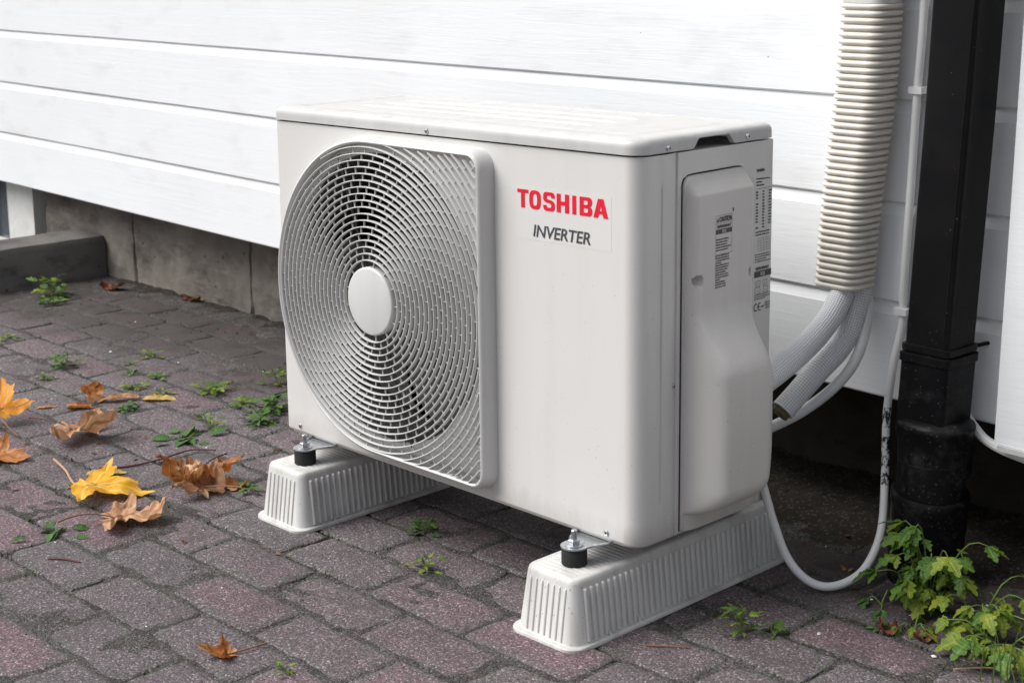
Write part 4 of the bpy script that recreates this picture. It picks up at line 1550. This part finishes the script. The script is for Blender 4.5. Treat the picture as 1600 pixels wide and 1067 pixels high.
def settle(o, parts, lift=0.001):
    """drop a thing so that its lowest point touches the paving"""
    bpy.context.view_layer.update()
    mn = min((p.matrix_world @ v.co).z for p in parts for v in p.data.vertices)
    o.location.z += GZ + lift - mn

def maple_leaf(x, y, size, rz, curls, mat, label, seed, crumple=0.05, tilt=(0, 0), stalk=None, stalk_mat='stem_brown', fold=0.0, lift=0.0008):
    root = empty('maple_leaf', (x, y, GZ))
    root.rotation_euler = (R(tilt[0]), R(tilt[1]), R(rz))
    tag(root, label, 'leaf', 'fallen leaves on the paving')
    bl = link('blade', leaf_mesh(seed, size, curls, crumple, None, fold), M[mat], root)
    parts = [bl]
    if stalk:
        L, bend, drop = stalk
        c = bl.data.vertices[0].co.copy()
        m = MB()
        pts = [c + Vector((bend * L * t * t, -L * t, drop * L * math.sin(2.2 * t) + 0.001)) for t in [k / 8 for k in range(9)]]
        m.tube(pts, [0.0011 + 0.0008 * (k / 8) ** 4 for k in range(9)], 7)
        st = m.build('stalk', M[stalk_mat], root)
        parts.append(st)
    settle(root, parts, lift)
    return root

def scrap_leaf(x, y, size, rz, curls, mat, label, seed, ratio=0.55, crumple=0.06, tilt=(0, 0)):
    r = random.Random(seed)
    ol = []
    for k in range(40):
        a = 360 * k / 40
        q = 1 / math.sqrt((math.cos(R(a)) / 1.0) ** 2 + (math.sin(R(a)) / ratio) ** 2)
        ol.append((a, q * (1 + r.uniform(-0.13, 0.10))))
    o = link('leaf_fragment', leaf_mesh(seed, size, curls, crumple, ol), M[mat])
    o.location = (x, y, GZ)
    o.rotation_euler = (R(tilt[0]), R(tilt[1]), R(rz))
    tag(o, label, 'leaf', 'fallen leaves on the paving')
    settle(o, [o])
    return o

maple_leaf(-0.752, -0.158, 0.078, 60, [(40, 0.9)], 'maple_orange', 'bright orange maple leaf with upright tips at the left edge', 11, 0.06, (24, 8), (0.085, 0.5, 0.1))
maple_leaf(-0.575, -0.095, 0.105, 300, [(90, 1.0), (0, 0.5)], 'maple_tan', 'large curled maple leaf, tan with an orange upright tip', 12, 0.16, (0, -6), (0.11, -0.2, 0.12), 'stem_dark', 0.06)
maple_leaf(-0.565, -0.262, 0.062, 310, [(0, 1.4)], 'maple_brown', 'rolled brown maple leaf cut off by the left edge', 13, 0.08, (0, 12))
maple_leaf(-0.272, -0.232, 0.100, 312, [(0, 0.35), (90, -0.2)], 'maple_yellow', 'bright yellow maple leaf lying flat with a pale stalk', 14, 0.09, (0, 0), None)
maple_leaf(-0.118, -0.272, 0.088, 318, [(90, 0.5), (0, 0.5)], 'maple_tan', 'pale brown folded maple leaf just below the yellow one', 15, 0.15, (0, 0), (0.085, 0.5, 0.16), 'stem_brown', 0.05)
maple_leaf(-0.190, -0.060, 0.100, 230, [(70, 0.9), (160, 0.8)], 'maple_brown', 'crumpled orange brown maple leaf nearest the left foot block', 16, 0.26, (0, 0), (0.10, -0.4, 0.1), 'stem_dark', 0.12)
maple_leaf(-0.128, -0.092, 0.078, 95, [(40, 0.9), (130, 0.7)], 'maple_tan', 'torn tan leaf tangled into the crumpled brown maple leaf, on its near side', 36, 0.26, (0, 0), (0.07, 0.4, 0.12), 'stem_brown', 0.12)
maple_leaf(0.428, -0.428, 0.040, 150, [(20, 1.5), (110, 0.8)], 'maple_brown', 'small curled orange leaf lying alone at the bottom of the picture', 17, 0.09, (0, 0), (0.055, 0.3, 0.05), 'stem_brown', 0.05)
scrap_leaf(-0.115, -0.030, 0.026, 30, [(0, 1.4)], 'maple_brown', 'small curled leaf end right beside the crumpled brown maple leaf', 18, 0.8)
scrap_leaf(-0.340, -0.160, 0.036, 50, [(90, 1.6)], 'leaf_straw', 'straw coloured narrow leaf piece above the yellow maple leaf', 19, 0.42)
scrap_leaf(-0.680, 0.165, 0.036, 40, [(90, 1.3)], 'leaf_straw', 'pale tan curled leaf piece nearest the wall', 20, 0.5)
scrap_leaf(-0.735, 0.105, 0.044, 60, [(90, 1.9)], 'maple_tan', 'ragged tan leaf piece left of the pale curled one', 21, 0.4, 0.10)
scrap_leaf(-0.745, 0.015, 0.032, 40, [(90, 2.2)], 'maple_brown', 'thin arched orange leaf piece above the large curled maple leaf', 22, 0.45, 0.10)
scrap_leaf(-0.775, 0.058, 0.036, 100, [(0, 1.6)], 'maple_brown', 'reddish leaf piece standing among small weeds', 23, 0.6, 0.12, (50, 0))
scrap_leaf(-0.800, -0.030, 0.020, 60, [(90, 1.0)], 'maple_tan', 'tiny tan leaf piece beside the bright orange maple leaf', 24, 0.4)
scrap_leaf(-1.70, 0.66, 0.042, 20, [(0, 0.8)], 'maple_dark', 'red brown leaf lying in the corner below the kerb', 25, 0.6, 0.14)
scrap_leaf(-1.42, 0.735, 0.036, 10, [(0, 0.8)], 'maple_dark', 'dark red brown leaf against the foundation', 26, 0.45, 0.14)
scrap_leaf(1.003, 0.262, 0.020, 40, [(0, 2.0)], 'maple_dark', 'dark brown shrivelled leaf under the leafy plant, the left of two', 27, 0.8, 0.16)
scrap_leaf(1.052, 0.268, 0.015, 80, [(0, 2.2)], 'maple_dark', 'dark brown shrivelled leaf under the leafy plant, the right of two', 28, 0.8, 0.16)
scrap_leaf(0.845, 0.400, 0.013, 20, [(0, 1.4)], 'maple_tan', 'tiny tan leaf piece on the dark soil inside the cable loop', 29, 0.5)

def twig(name, pts, r, mat, label):
    m = MB()
    m.tube(spline(pts, 6), r, 7)
    o = m.build(name, M[mat], None)
    tag(o, label, 'twig')
    return o
twig('leaf_stalk', [(-0.456, -0.200, GZ + 0.012), (-0.39, -0.213, GZ + 0.010), (-0.32, -0.232, GZ + 0.004), (-0.255, -0.225, GZ + 0.012)], 0.0021, 'stem_tan', 'long pale leaf stalk pointing at the yellow maple leaf')
twig('leaf_stalk', [(-0.372, -0.156, GZ + 0.004), (-0.345, -0.11, GZ + 0.003), (-0.33, -0.055, GZ + 0.006), (-0.315, 0.005, GZ + 0.014), (-0.27, 0.03, GZ + 0.018)], 0.0018, 'stem_dark', 'thin dark red stalk left of the crumpled brown leaf')
twig('twig', [(-0.049, -0.434, GZ + 0.002), (-0.03, -0.418, GZ + 0.003), (-0.002, -0.405, GZ + 0.002)], 0.0016, 'stem_dark', 'short red twig lying on the paving at lower left')
twig('twig', [(0.806, -0.010, GZ + 0.003), (0.822, 0.002, GZ + 0.004), (0.850, 0.026, GZ + 0.003)], 0.0009, 'stem_brown', 'thin brown twig lying beside the near foot block')
twig('twig', [(1.13, 0.215, GZ + 0.004), (1.16, 0.245, GZ + 0.006), (1.19, 0.268, GZ + 0.003)], 0.0012, 'stem_tan', 'pale straw lying on the paving at lower right')

# ================================================================ PLANTS
def leaflet(seed, size, lobes=2, ratio=0.5, bend=0.6):
    """toothed leaflet along +Y with its base at the origin"""
    r = random.Random(seed)
    n = 30
    right = []
    for k in range(n + 1):
        t = k / n
        w = ratio * (math.sin(math.pi * min(1, t ** 0.75)) ** 0.8) * 0.5
        ph = ((t - 0.12) * (lobes + 1.3)) % 1.0          # saw teeth that point forward, deep between the lobes
        saw = 1 + (0.95 if lobes else 0.12) * ((ph if ph < 0.72 else (1 - ph) * 2.57) - 0.42) * (sstep(0.15, 0.4, t))
        right.append((w * saw * (1 + r.uniform(-0.06, 0.06)), t))
    v, f, vein = [], [], []
    cols = 5
    for k, (w, t) in enumerate(right):
        for c in range(-cols + 1, cols):
            q = c / (cols - 1)
            x = w * q
            z = 0.16 * abs(q) * w - bend * 0.5 * t * t + 0.03 * noise.noise(Vector((x * 5 + seed, t * 5, seed)))
            v.append((x * size, t * size * (1 - 0.1 * bend * t), z * size))
            vein.append(0.9 if c == 0 else (0.35 if (k % 4 == 0) else 0.0))
    m_ = 2 * cols - 1
    for k in range(n):
        for c in range(m_ - 1):
            a = k * m_ + c
            f.append((a, a + 1, a + m_ + 1, a + m_))
    return v, f, vein

def leafy(name, parts, mat, parent):
    """parts: list of (matrix, verts, faces, vein)"""
    V, F, A = [], [], []
    for (mt, v, f, vein) in parts:
        b = len(V)
        V += [tuple(mt @ Vector(p)) for p in v]
        F += [tuple(i + b for i in q) for q in f]
        A += vein
    me = bpy.data.meshes.new(name)
    me.from_pydata(V, [], F)
    at = me.attributes.new('vein', 'FLOAT', 'POINT')
    at.data.foreach_set('value', A)
    for p in me.polygons:
        p.use_smooth = True
    me.update()
    return link(name, me, M[mat], parent)

def orient(pos, dirv, roll=0.0, up=Vector((0, 0, 1))):
    y = Vector(dirv).normalized()
    z = (up - y * up.dot(y))
    if z.length < 1e-3:
        z = Vector((1, 0, 0))
    z.normalize()
    x = y.cross(z)
    mt = Matrix(((x.x, y.x, z.x, pos[0]), (x.y, y.y, z.y, pos[1]), (x.z, y.z, z.z, pos[2]), (0, 0, 0, 1)))
    return mt @ Matrix.Rotation(roll, 4, 'Y')

def compound_plant(x, y, label, stems, seed, mats, group=None, name='leafy_plant', leaf=0.026, z=0.0, stem_r=0.0013):
    """stems: list of (azimuth deg, reach, height, pairs); each stem carries a pinnate leaf with a three-lobed tip"""
    r = random.Random(seed)
    root = empty(name, (x, y, GZ + z))
    tag(root, label, 'plant', group)
    for si, (az, reach, hgt, pairs) in enumerate(stems):
        d = Vector((math.cos(R(az)), math.sin(R(az)), 0))
        pts = []
        for k in range(7):
            t = k / 6
            pts.append(d * reach * t + Vector((0, 0, hgt * math.sin(min(1.0, t * 1.15) * math.pi / 2) - 0.012 * t * t)) + Vector((0.003 * nz(t * 3, si, seed), 0.003 * nz(t * 3, si + 9, seed), 0)))
        m = MB()
        m.tube(pts, [stem_r * (1.15 - 0.6 * k / 6) for k in range(7)], 7)
        st = m.build('stem', M['stem_green'], root)
        tip = pts[-1]
        td = (pts[-1] - pts[-2]).normalized()
        td = Vector((td.x, td.y, td.z * 0.3 - 0.15)).normalized()
        sidev = td.cross(Vector((0, 0, 1))).normalized()
        # three leaflets at the tip, the middle one longest
        for (ang, sc) in ((0, 1.35), (58, 1.0), (-58, 1.0)):
            dv = (Matrix.Rotation(R(ang + r.uniform(-12, 12)), 3, 'Z') @ td)
            dv.z += r.uniform(-0.35, 0.1)
            lf = leaflet(r.randrange(10 ** 6), leaf * sc * r.uniform(0.8, 1.2), 2, 0.56, r.uniform(0.2, 0.8))
            leafy('leaf', [(orient(tip, dv, r.uniform(-0.4, 0.4)),) + lf], r.choice(mats), root)
        for pi in range(pairs):
            t = 0.45 + 0.4 * pi / max(1, pairs)
            p = pts[int(t * 6)]
            for s in (1, -1):
                dv = (Matrix.Rotation(R(s * r.uniform(50, 80)), 3, 'Z') @ td)
                base = p
                if r.random() < 0.6:
                    # small side stalk bearing its own trio
                    q = p + dv * leaf * r.uniform(0.5, 0.9) + Vector((0, 0, 0.004))
                    m = MB(); m.tube([p, (p + q) / 2 + Vector((0, 0, 0.002)), q], 0.0007, 6)
                    m.build('side_stalk', M['stem_green'], st)
                    base = q
                    for (ang, sc) in ((0, 1.0), (55, 0.75), (-55, 0.75)):
                        dq = Matrix.Rotation(R(ang + r.uniform(-14, 14)), 3, 'Z') @ dv
                        dq.z += r.uniform(-0.4, 0.05)
                        lf = leaflet(r.randrange(10 ** 6), leaf * sc * r.uniform(0.75, 1.1), 2, 0.58, r.uniform(0.2, 0.8))
                        leafy('leaf', [(orient(base, dq, r.uniform(-0.4, 0.4)),) + lf], r.choice(mats), root)
                else:
                    dv.z += r.uniform(-0.3, 0.1)
                    lf = leaflet(r.randrange(10 ** 6), leaf * r.uniform(0.7, 1.0), 2, 0.58, r.uniform(0.2, 0.8))
                    leafy('leaf', [(orient(base, dv, r.uniform(-0.4, 0.4)),) + lf], r.choice(mats), root)
    return root
GY = ['green', 'green_yellow', 'green']
compound_plant(1.000, 0.372, 'tall leafy green plant growing at the foot of the downpipe', [(205, 0.045, 0.115, 2), (250, 0.030, 0.135, 2), (300, 0.050, 0.105, 2), (20, 0.075, 0.115, 2), (340, 0.065, 0.080, 2), (160, 0.060, 0.090, 1), (270, 0.060, 0.070, 2), (215, 0.075, 0.060, 1), (180, 0.05, 0.125, 2), (315, 0.085, 0.120, 2), (230, 0.05, 0.09, 2), (0, 0.05, 0.06, 2), (285, 0.04, 0.04, 2)], 31, GY, None, 'leafy_plant', 0.029)
compound_plant(1.085, 0.352, 'spreading yellow green plant right of the tall leafy one', [(10, 0.060, 0.070, 2), (330, 0.050, 0.060, 2), (280, 0.060, 0.045, 2), (230, 0.045, 0.060, 1), (60, 0.07, 0.08, 1), (350, 0.09, 0.05, 2), (305, 0.08, 0.07, 2)], 32, ['green_yellow', 'green', 'green_yellow'], None, 'leafy_plant', 0.028)
compound_plant(1.150, 0.300, 'yellow green leaves reaching in at the right edge of the picture', [(300, 0.050, 0.040, 2), (220, 0.050, 0.035, 1), (20, 0.06, 0.05, 1), (340, 0.04, 0.03, 1), (260, 0.06, 0.05, 1), (200, 0.07, 0.05, 1)], 33, ['green_yellow', 'green_yellow', 'green'], None, 'leafy_plant', 0.027)
compound_plant(1.030, 0.285, 'small bright seedling in front of the tall leafy plant', [(230, 0.022, 0.020, 0), (340, 0.020, 0.024, 1), (100, 0.02, 0.026, 0)], 34, ['green_yellow', 'green'], None, 'seedling', 0.017)
compound_plant(0.955, 0.322, 'low dark leaved seedling left of the tall leafy plant', [(200, 0.020, 0.022, 0), (300, 0.022, 0.018, 0), (90, 0.02, 0.030, 0)], 35, ['green_dark', 'green'], None, 'seedling', 0.021)

def rosette(x, y, label, n, size, hgt, seed, mats, name='weed', upright=0.3, ratio=0.5, lobes=2):
    r = random.Random(seed)
    root = empty(name, (x, y, GZ))
    tag(root, label, 'weed', 'weeds growing in the paving joints')
    groups = {}
    n = int(n * 1.8)
    size *= 0.74
    for k in range(n):
        az = 360 * k / n + r.uniform(-40, 40)
        el = r.uniform(upright * 0.4, upright * 1.5)
        d = Vector((math.cos(R(az)), math.sin(R(az)), el))
        p = Vector((r.uniform(-0.25, 0.25) * size, r.uniform(-0.25, 0.25) * size, r.uniform(0, hgt)))
        p += Vector((d.x, d.y, 0)) * size * r.uniform(0, 1.1)
        lf = leaflet(r.randrange(10 ** 6), size * r.uniform(0.6, 1.1), lobes, ratio, r.uniform(0.2, 0.9))
        groups.setdefault(r.choice(mats), []).append((orient(p, d, r.uniform(-0.5, 0.5)),) + lf)
    for mt, ps in groups.items():
        leafy('leaves', ps, mt, root)
    m = MB()
    for k in range(3):
        a = r.uniform(0, 6.28)
        m.tube([(0, 0, -0.004), (0.3 * size * math.cos(a), 0.3 * size * math.sin(a), hgt * 0.5), (0.6 * size * math.cos(a), 0.6 * size * math.sin(a), hgt)], 0.0008, 6)
    m.build('stems', M['stem_green'], root)
    return root
D_, G_, Y_ = ['green_dark', 'green'], ['green', 'green_yellow'], ['green_yellow', 'green_yellow', 'green']
rosette(-1.740, 0.500, 'bushy green weed at the foot of the dark kerb', 26, 0.045, 0.050, 41, G_)
rosette(-1.660, 0.450, 'low green weed just in front of the bushy one by the kerb', 16, 0.035, 0.018, 42, ['green'])
rosette(-1.065, 0.160, 'compact dark green weed in the left middle of the paving', 24, 0.030, 0.030, 43, D_)
rosette(-1.002, 0.075, 'small yellow green tuft below the compact dark weed', 14, 0.022, 0.010, 44, G_)
rosette(-1.400, 0.185, 'yellow green tuft at the left edge, upper of two', 12, 0.026, 0.012, 45, Y_)
rosette(-1.345, 0.110, 'green tuft at the left edge, lower of two', 12, 0.028, 0.016, 46, G_)
rosette(-1.000, 0.345, 'yellow green tuft in the joint nearest the foundation', 12, 0.026, 0.012, 47, Y_)
rosette(-0.968, 0.275, 'tiny tuft of green beside the joint tuft', 8, 0.016, 0.008, 48, G_)
rosette(-0.900, 0.235, 'small star shaped green weed, the left of a pair', 8, 0.022, 0.006, 49, ['green'])
rosette(-0.830, 0.255, 'small star shaped yellow green weed, the right of a pair', 9, 0.024, 0.008, 50, G_)
rosette(-0.790, 0.175, 'bright yellow green tuft above the ragged tan leaf', 14, 0.024, 0.010, 51, Y_)
rosette(-0.705, 0.195, 'yellow green tuft behind the pale tan leaf piece', 10, 0.022, 0.008, 52, Y_)
rosette(-0.670, 0.085, 'trailing dark green weed beside the tan leaf pieces', 22, 0.026, 0.008, 53, ['green_dark'], 'weed', 0.15)
rosette(-0.640, 0.280, 'sprawling lobed weed with yellow green leaves left of the unit', 20, 0.034, 0.022, 54, G_)
rosette(-0.590, 0.410, 'upright yellow green weed behind the sprawling one', 14, 0.032, 0.034, 55, Y_)
rosette(-0.520, 0.270, 'low spreading green weed between the sprawling ones', 16, 0.028, 0.010, 56, G_)
rosette(-0.440, 0.285, 'dense dark green weed against the left edge of the unit', 30, 0.036, 0.034, 57, D_)
rosette(-0.395, 0.220, 'drooping green weed under the left corner of the unit', 18, 0.034, 0.012, 58, ['green_dark', 'green'])
rosette(-0.440, 0.130, 'thin upright weed beside the broad leaved one', 12, 0.026, 0.030, 59, G_)
rosette(-0.410, 0.055, 'broad leaved dark weed behind the crumpled maple leaf', 7, 0.060, 0.006, 60, ['green_dark'], 'weed', 0.25, 0.55, 0)
rosette(-0.085, -0.030, 'small olive weed at the corner of the left foot block', 8, 0.026, 0.010, 61, ['green'])
rosette(-0.140, -0.372, 'dark green wilted leaves lying at lower left', 6, 0.050, 0.006, 62, ['green_dark'], 'weed', 0.15, 0.4, 0)
rosette(0.278, 0.060, 'green weed with round leaves under the middle of the unit', 14, 0.026, 0.024, 63, ['green', 'green_dark'])
rosette(0.398, -0.042, 'small yellow green weed in front of the unit', 10, 0.020, 0.018, 64, Y_)
rosette(0.523, -0.402, 'single bright green seedling at the bottom of the picture', 6, 0.017, 0.010, 65, ['green_yellow', 'green'])
rosette(0.868, 0.112, 'upright yellow green weed in the joint by the near foot block', 16, 0.026, 0.040, 66, G_)
rosette(0.895, 0.150, 'small green weed right of the upright one by the near foot block', 9, 0.022, 0.012, 67, ['green'])
rosette(0.988, 0.262, 'little green weed at the edge of the paving below the cable loop', 8, 0.018, 0.008, 68, ['green'])

# grass blades at the lower right corner
gr = empty('grass_tuft', (1.195, 0.215, GZ))
tag(gr, 'thin upright grass blades at the lower right corner', 'grass')
for k in range(11):
    a = rnd.uniform(0, 6.28)
    L = rnd.uniform(0.05, 0.085)
    bx, by = rnd.uniform(-0.03, 0.03), rnd.uniform(-0.02, 0.02)
    v, f = [], []
    for q in range(7):
        t = q / 6
        c = Vector((bx + 0.016 * t * t * math.cos(a), by + 0.016 * t * t * math.sin(a), L * t))
        w = 0.0011 * (1 - t * 0.85)
        s = Vector((0.7, 0.7, 0)) * w
        v += [tuple(c - s), tuple(c + s)]
    f = [(2 * q, 2 * q + 1, 2 * q + 3, 2 * q + 2) for q in range(6)]
    m = MB(); m.add(v, f)
    m.build('blade', M['stem_green'], gr)

# ================================================================ SMALL LITTER (stuff)
m = MB()
def pebble(x, y, s, z=0.0):
    v = []
    for (a, b, c) in ((1, 0, 0), (-1, 0, 0), (0, 1, 0), (0, -1, 0), (0, 0, 1), (0, 0, -0.6)):
        k = s * rnd.uniform(0.6, 1.3)
        v.append((x + a * k, y + b * k, GZ + z + s * 0.3 + c * k * 0.7))
    m.add(v, [(0, 2, 4), (2, 1, 4), (1, 3, 4), (3, 0, 4), (2, 0, 5), (1, 2, 5), (3, 1, 5), (0, 3, 5)])
for k in range(1500):
    x = rnd.uniform(-1.75, 1.5)
    y = rnd.uniform(-0.7, 0.74)
    pebble(x, y, rnd.uniform(0.0006, 0.0019), max(0.0, soil_h(x, y) - GZ))
for k in range(900):
    x = rnd.uniform(-1.7, 1.6)
    y = min(0.75, rnd.gauss(0.60, 0.1))
    pebble(x, y, rnd.uniform(0.001, 0.0036), max(0.0, soil_h(x, y) - GZ))
o = m.build('grit', M['sand'], None, 0)
tag(o, kind='stuff')
m = MB()
for k in range(46):
    x = rnd.uniform(-1.6, 1.4)
    y = rnd.uniform(-0.6, 0.5)
    pebble(x, y, rnd.uniform(0.0012, 0.0028))
for (x, y) in ((1.15, 0.275), (1.09, 0.235), (1.16, 0.272), (1.155, 0.268), (0.945, 0.185), (-1.10, 0.30), (0.93, 0.335)):
    pebble(x, y, 0.0042)
o = m.build('white_crumbs', M['window_frame'], None, 0)
tag(o, kind='stuff')
m = MB()
for k in range(9000):
    row = rnd.randrange(-8, 7)
    if rnd.random() < 0.6:
        y = ROW0 + row * PY + rnd.gauss(0, 0.0025)
        x = rnd.uniform(-1.8, 1.4)
    else:
        y = ROW0 + (row + rnd.random()) * PY
        x = COL0 + rnd.randrange(-10, 6) * PX - (PX / 2 if row % 2 else 0) + rnd.gauss(0, 0.0025)
    if nz(x, y, 9, 3.1) + 0.5 * nz(x, y, 3, 11) < 0.12:
        continue
    a = rnd.uniform(0, 6.28)
    L = rnd.uniform(0.003, 0.008)
    ca, sa = math.cos(a) * 0.0018, math.sin(a) * 0.0018
    lx, ly = rnd.uniform(-0.003, 0.003), rnd.uniform(-0.003, 0.003)
    m.add([(x - ca, y - sa, GZ - 0.004), (x + ca, y + sa, GZ - 0.004), (x + lx, y + ly, GZ - 0.003 + L)], [(0, 1, 2)])
o = m.build('moss', M['moss'], None, 0)
tag(o, kind='stuff')
m = MB()
for k in range(150):
    if rnd.random() < 0.6:
        x, y = rnd.gauss(-0.45, 0.28), rnd.gauss(-0.08, 0.17)
    else:
        x, y = rnd.uniform(-1.7, 1.4), min(0.74, rnd.gauss(0.55, 0.14))
    if 0.0 < x < 0.8 and -0.12 < y < 0.40:
        continue
    z = GZ + 0.001 + max(0.0, soil_h(x, y) - GZ)
    a = rnd.uniform(0, 6.28)
    L = rnd.uniform(0.002, 0.008)
    w = L * rnd.uniform(0.3, 0.8)
    ca, sa = math.cos(a), math.sin(a)
    pts = [(x - ca * L, y - sa * L, z), (x + sa * w, y - ca * w, z + L * rnd.uniform(0, 0.5)), (x + ca * L, y + sa * L, z + L * rnd.uniform(0, 0.3)), (x - sa * w, y + ca * w, z + L * rnd.uniform(0, 0.6))]
    m.add(pts, [(0, 1, 2), (0, 2, 3)])
o = m.build('leaf_crumbs', M['maple_dark'], None, 0)
tag(o, kind='stuff')
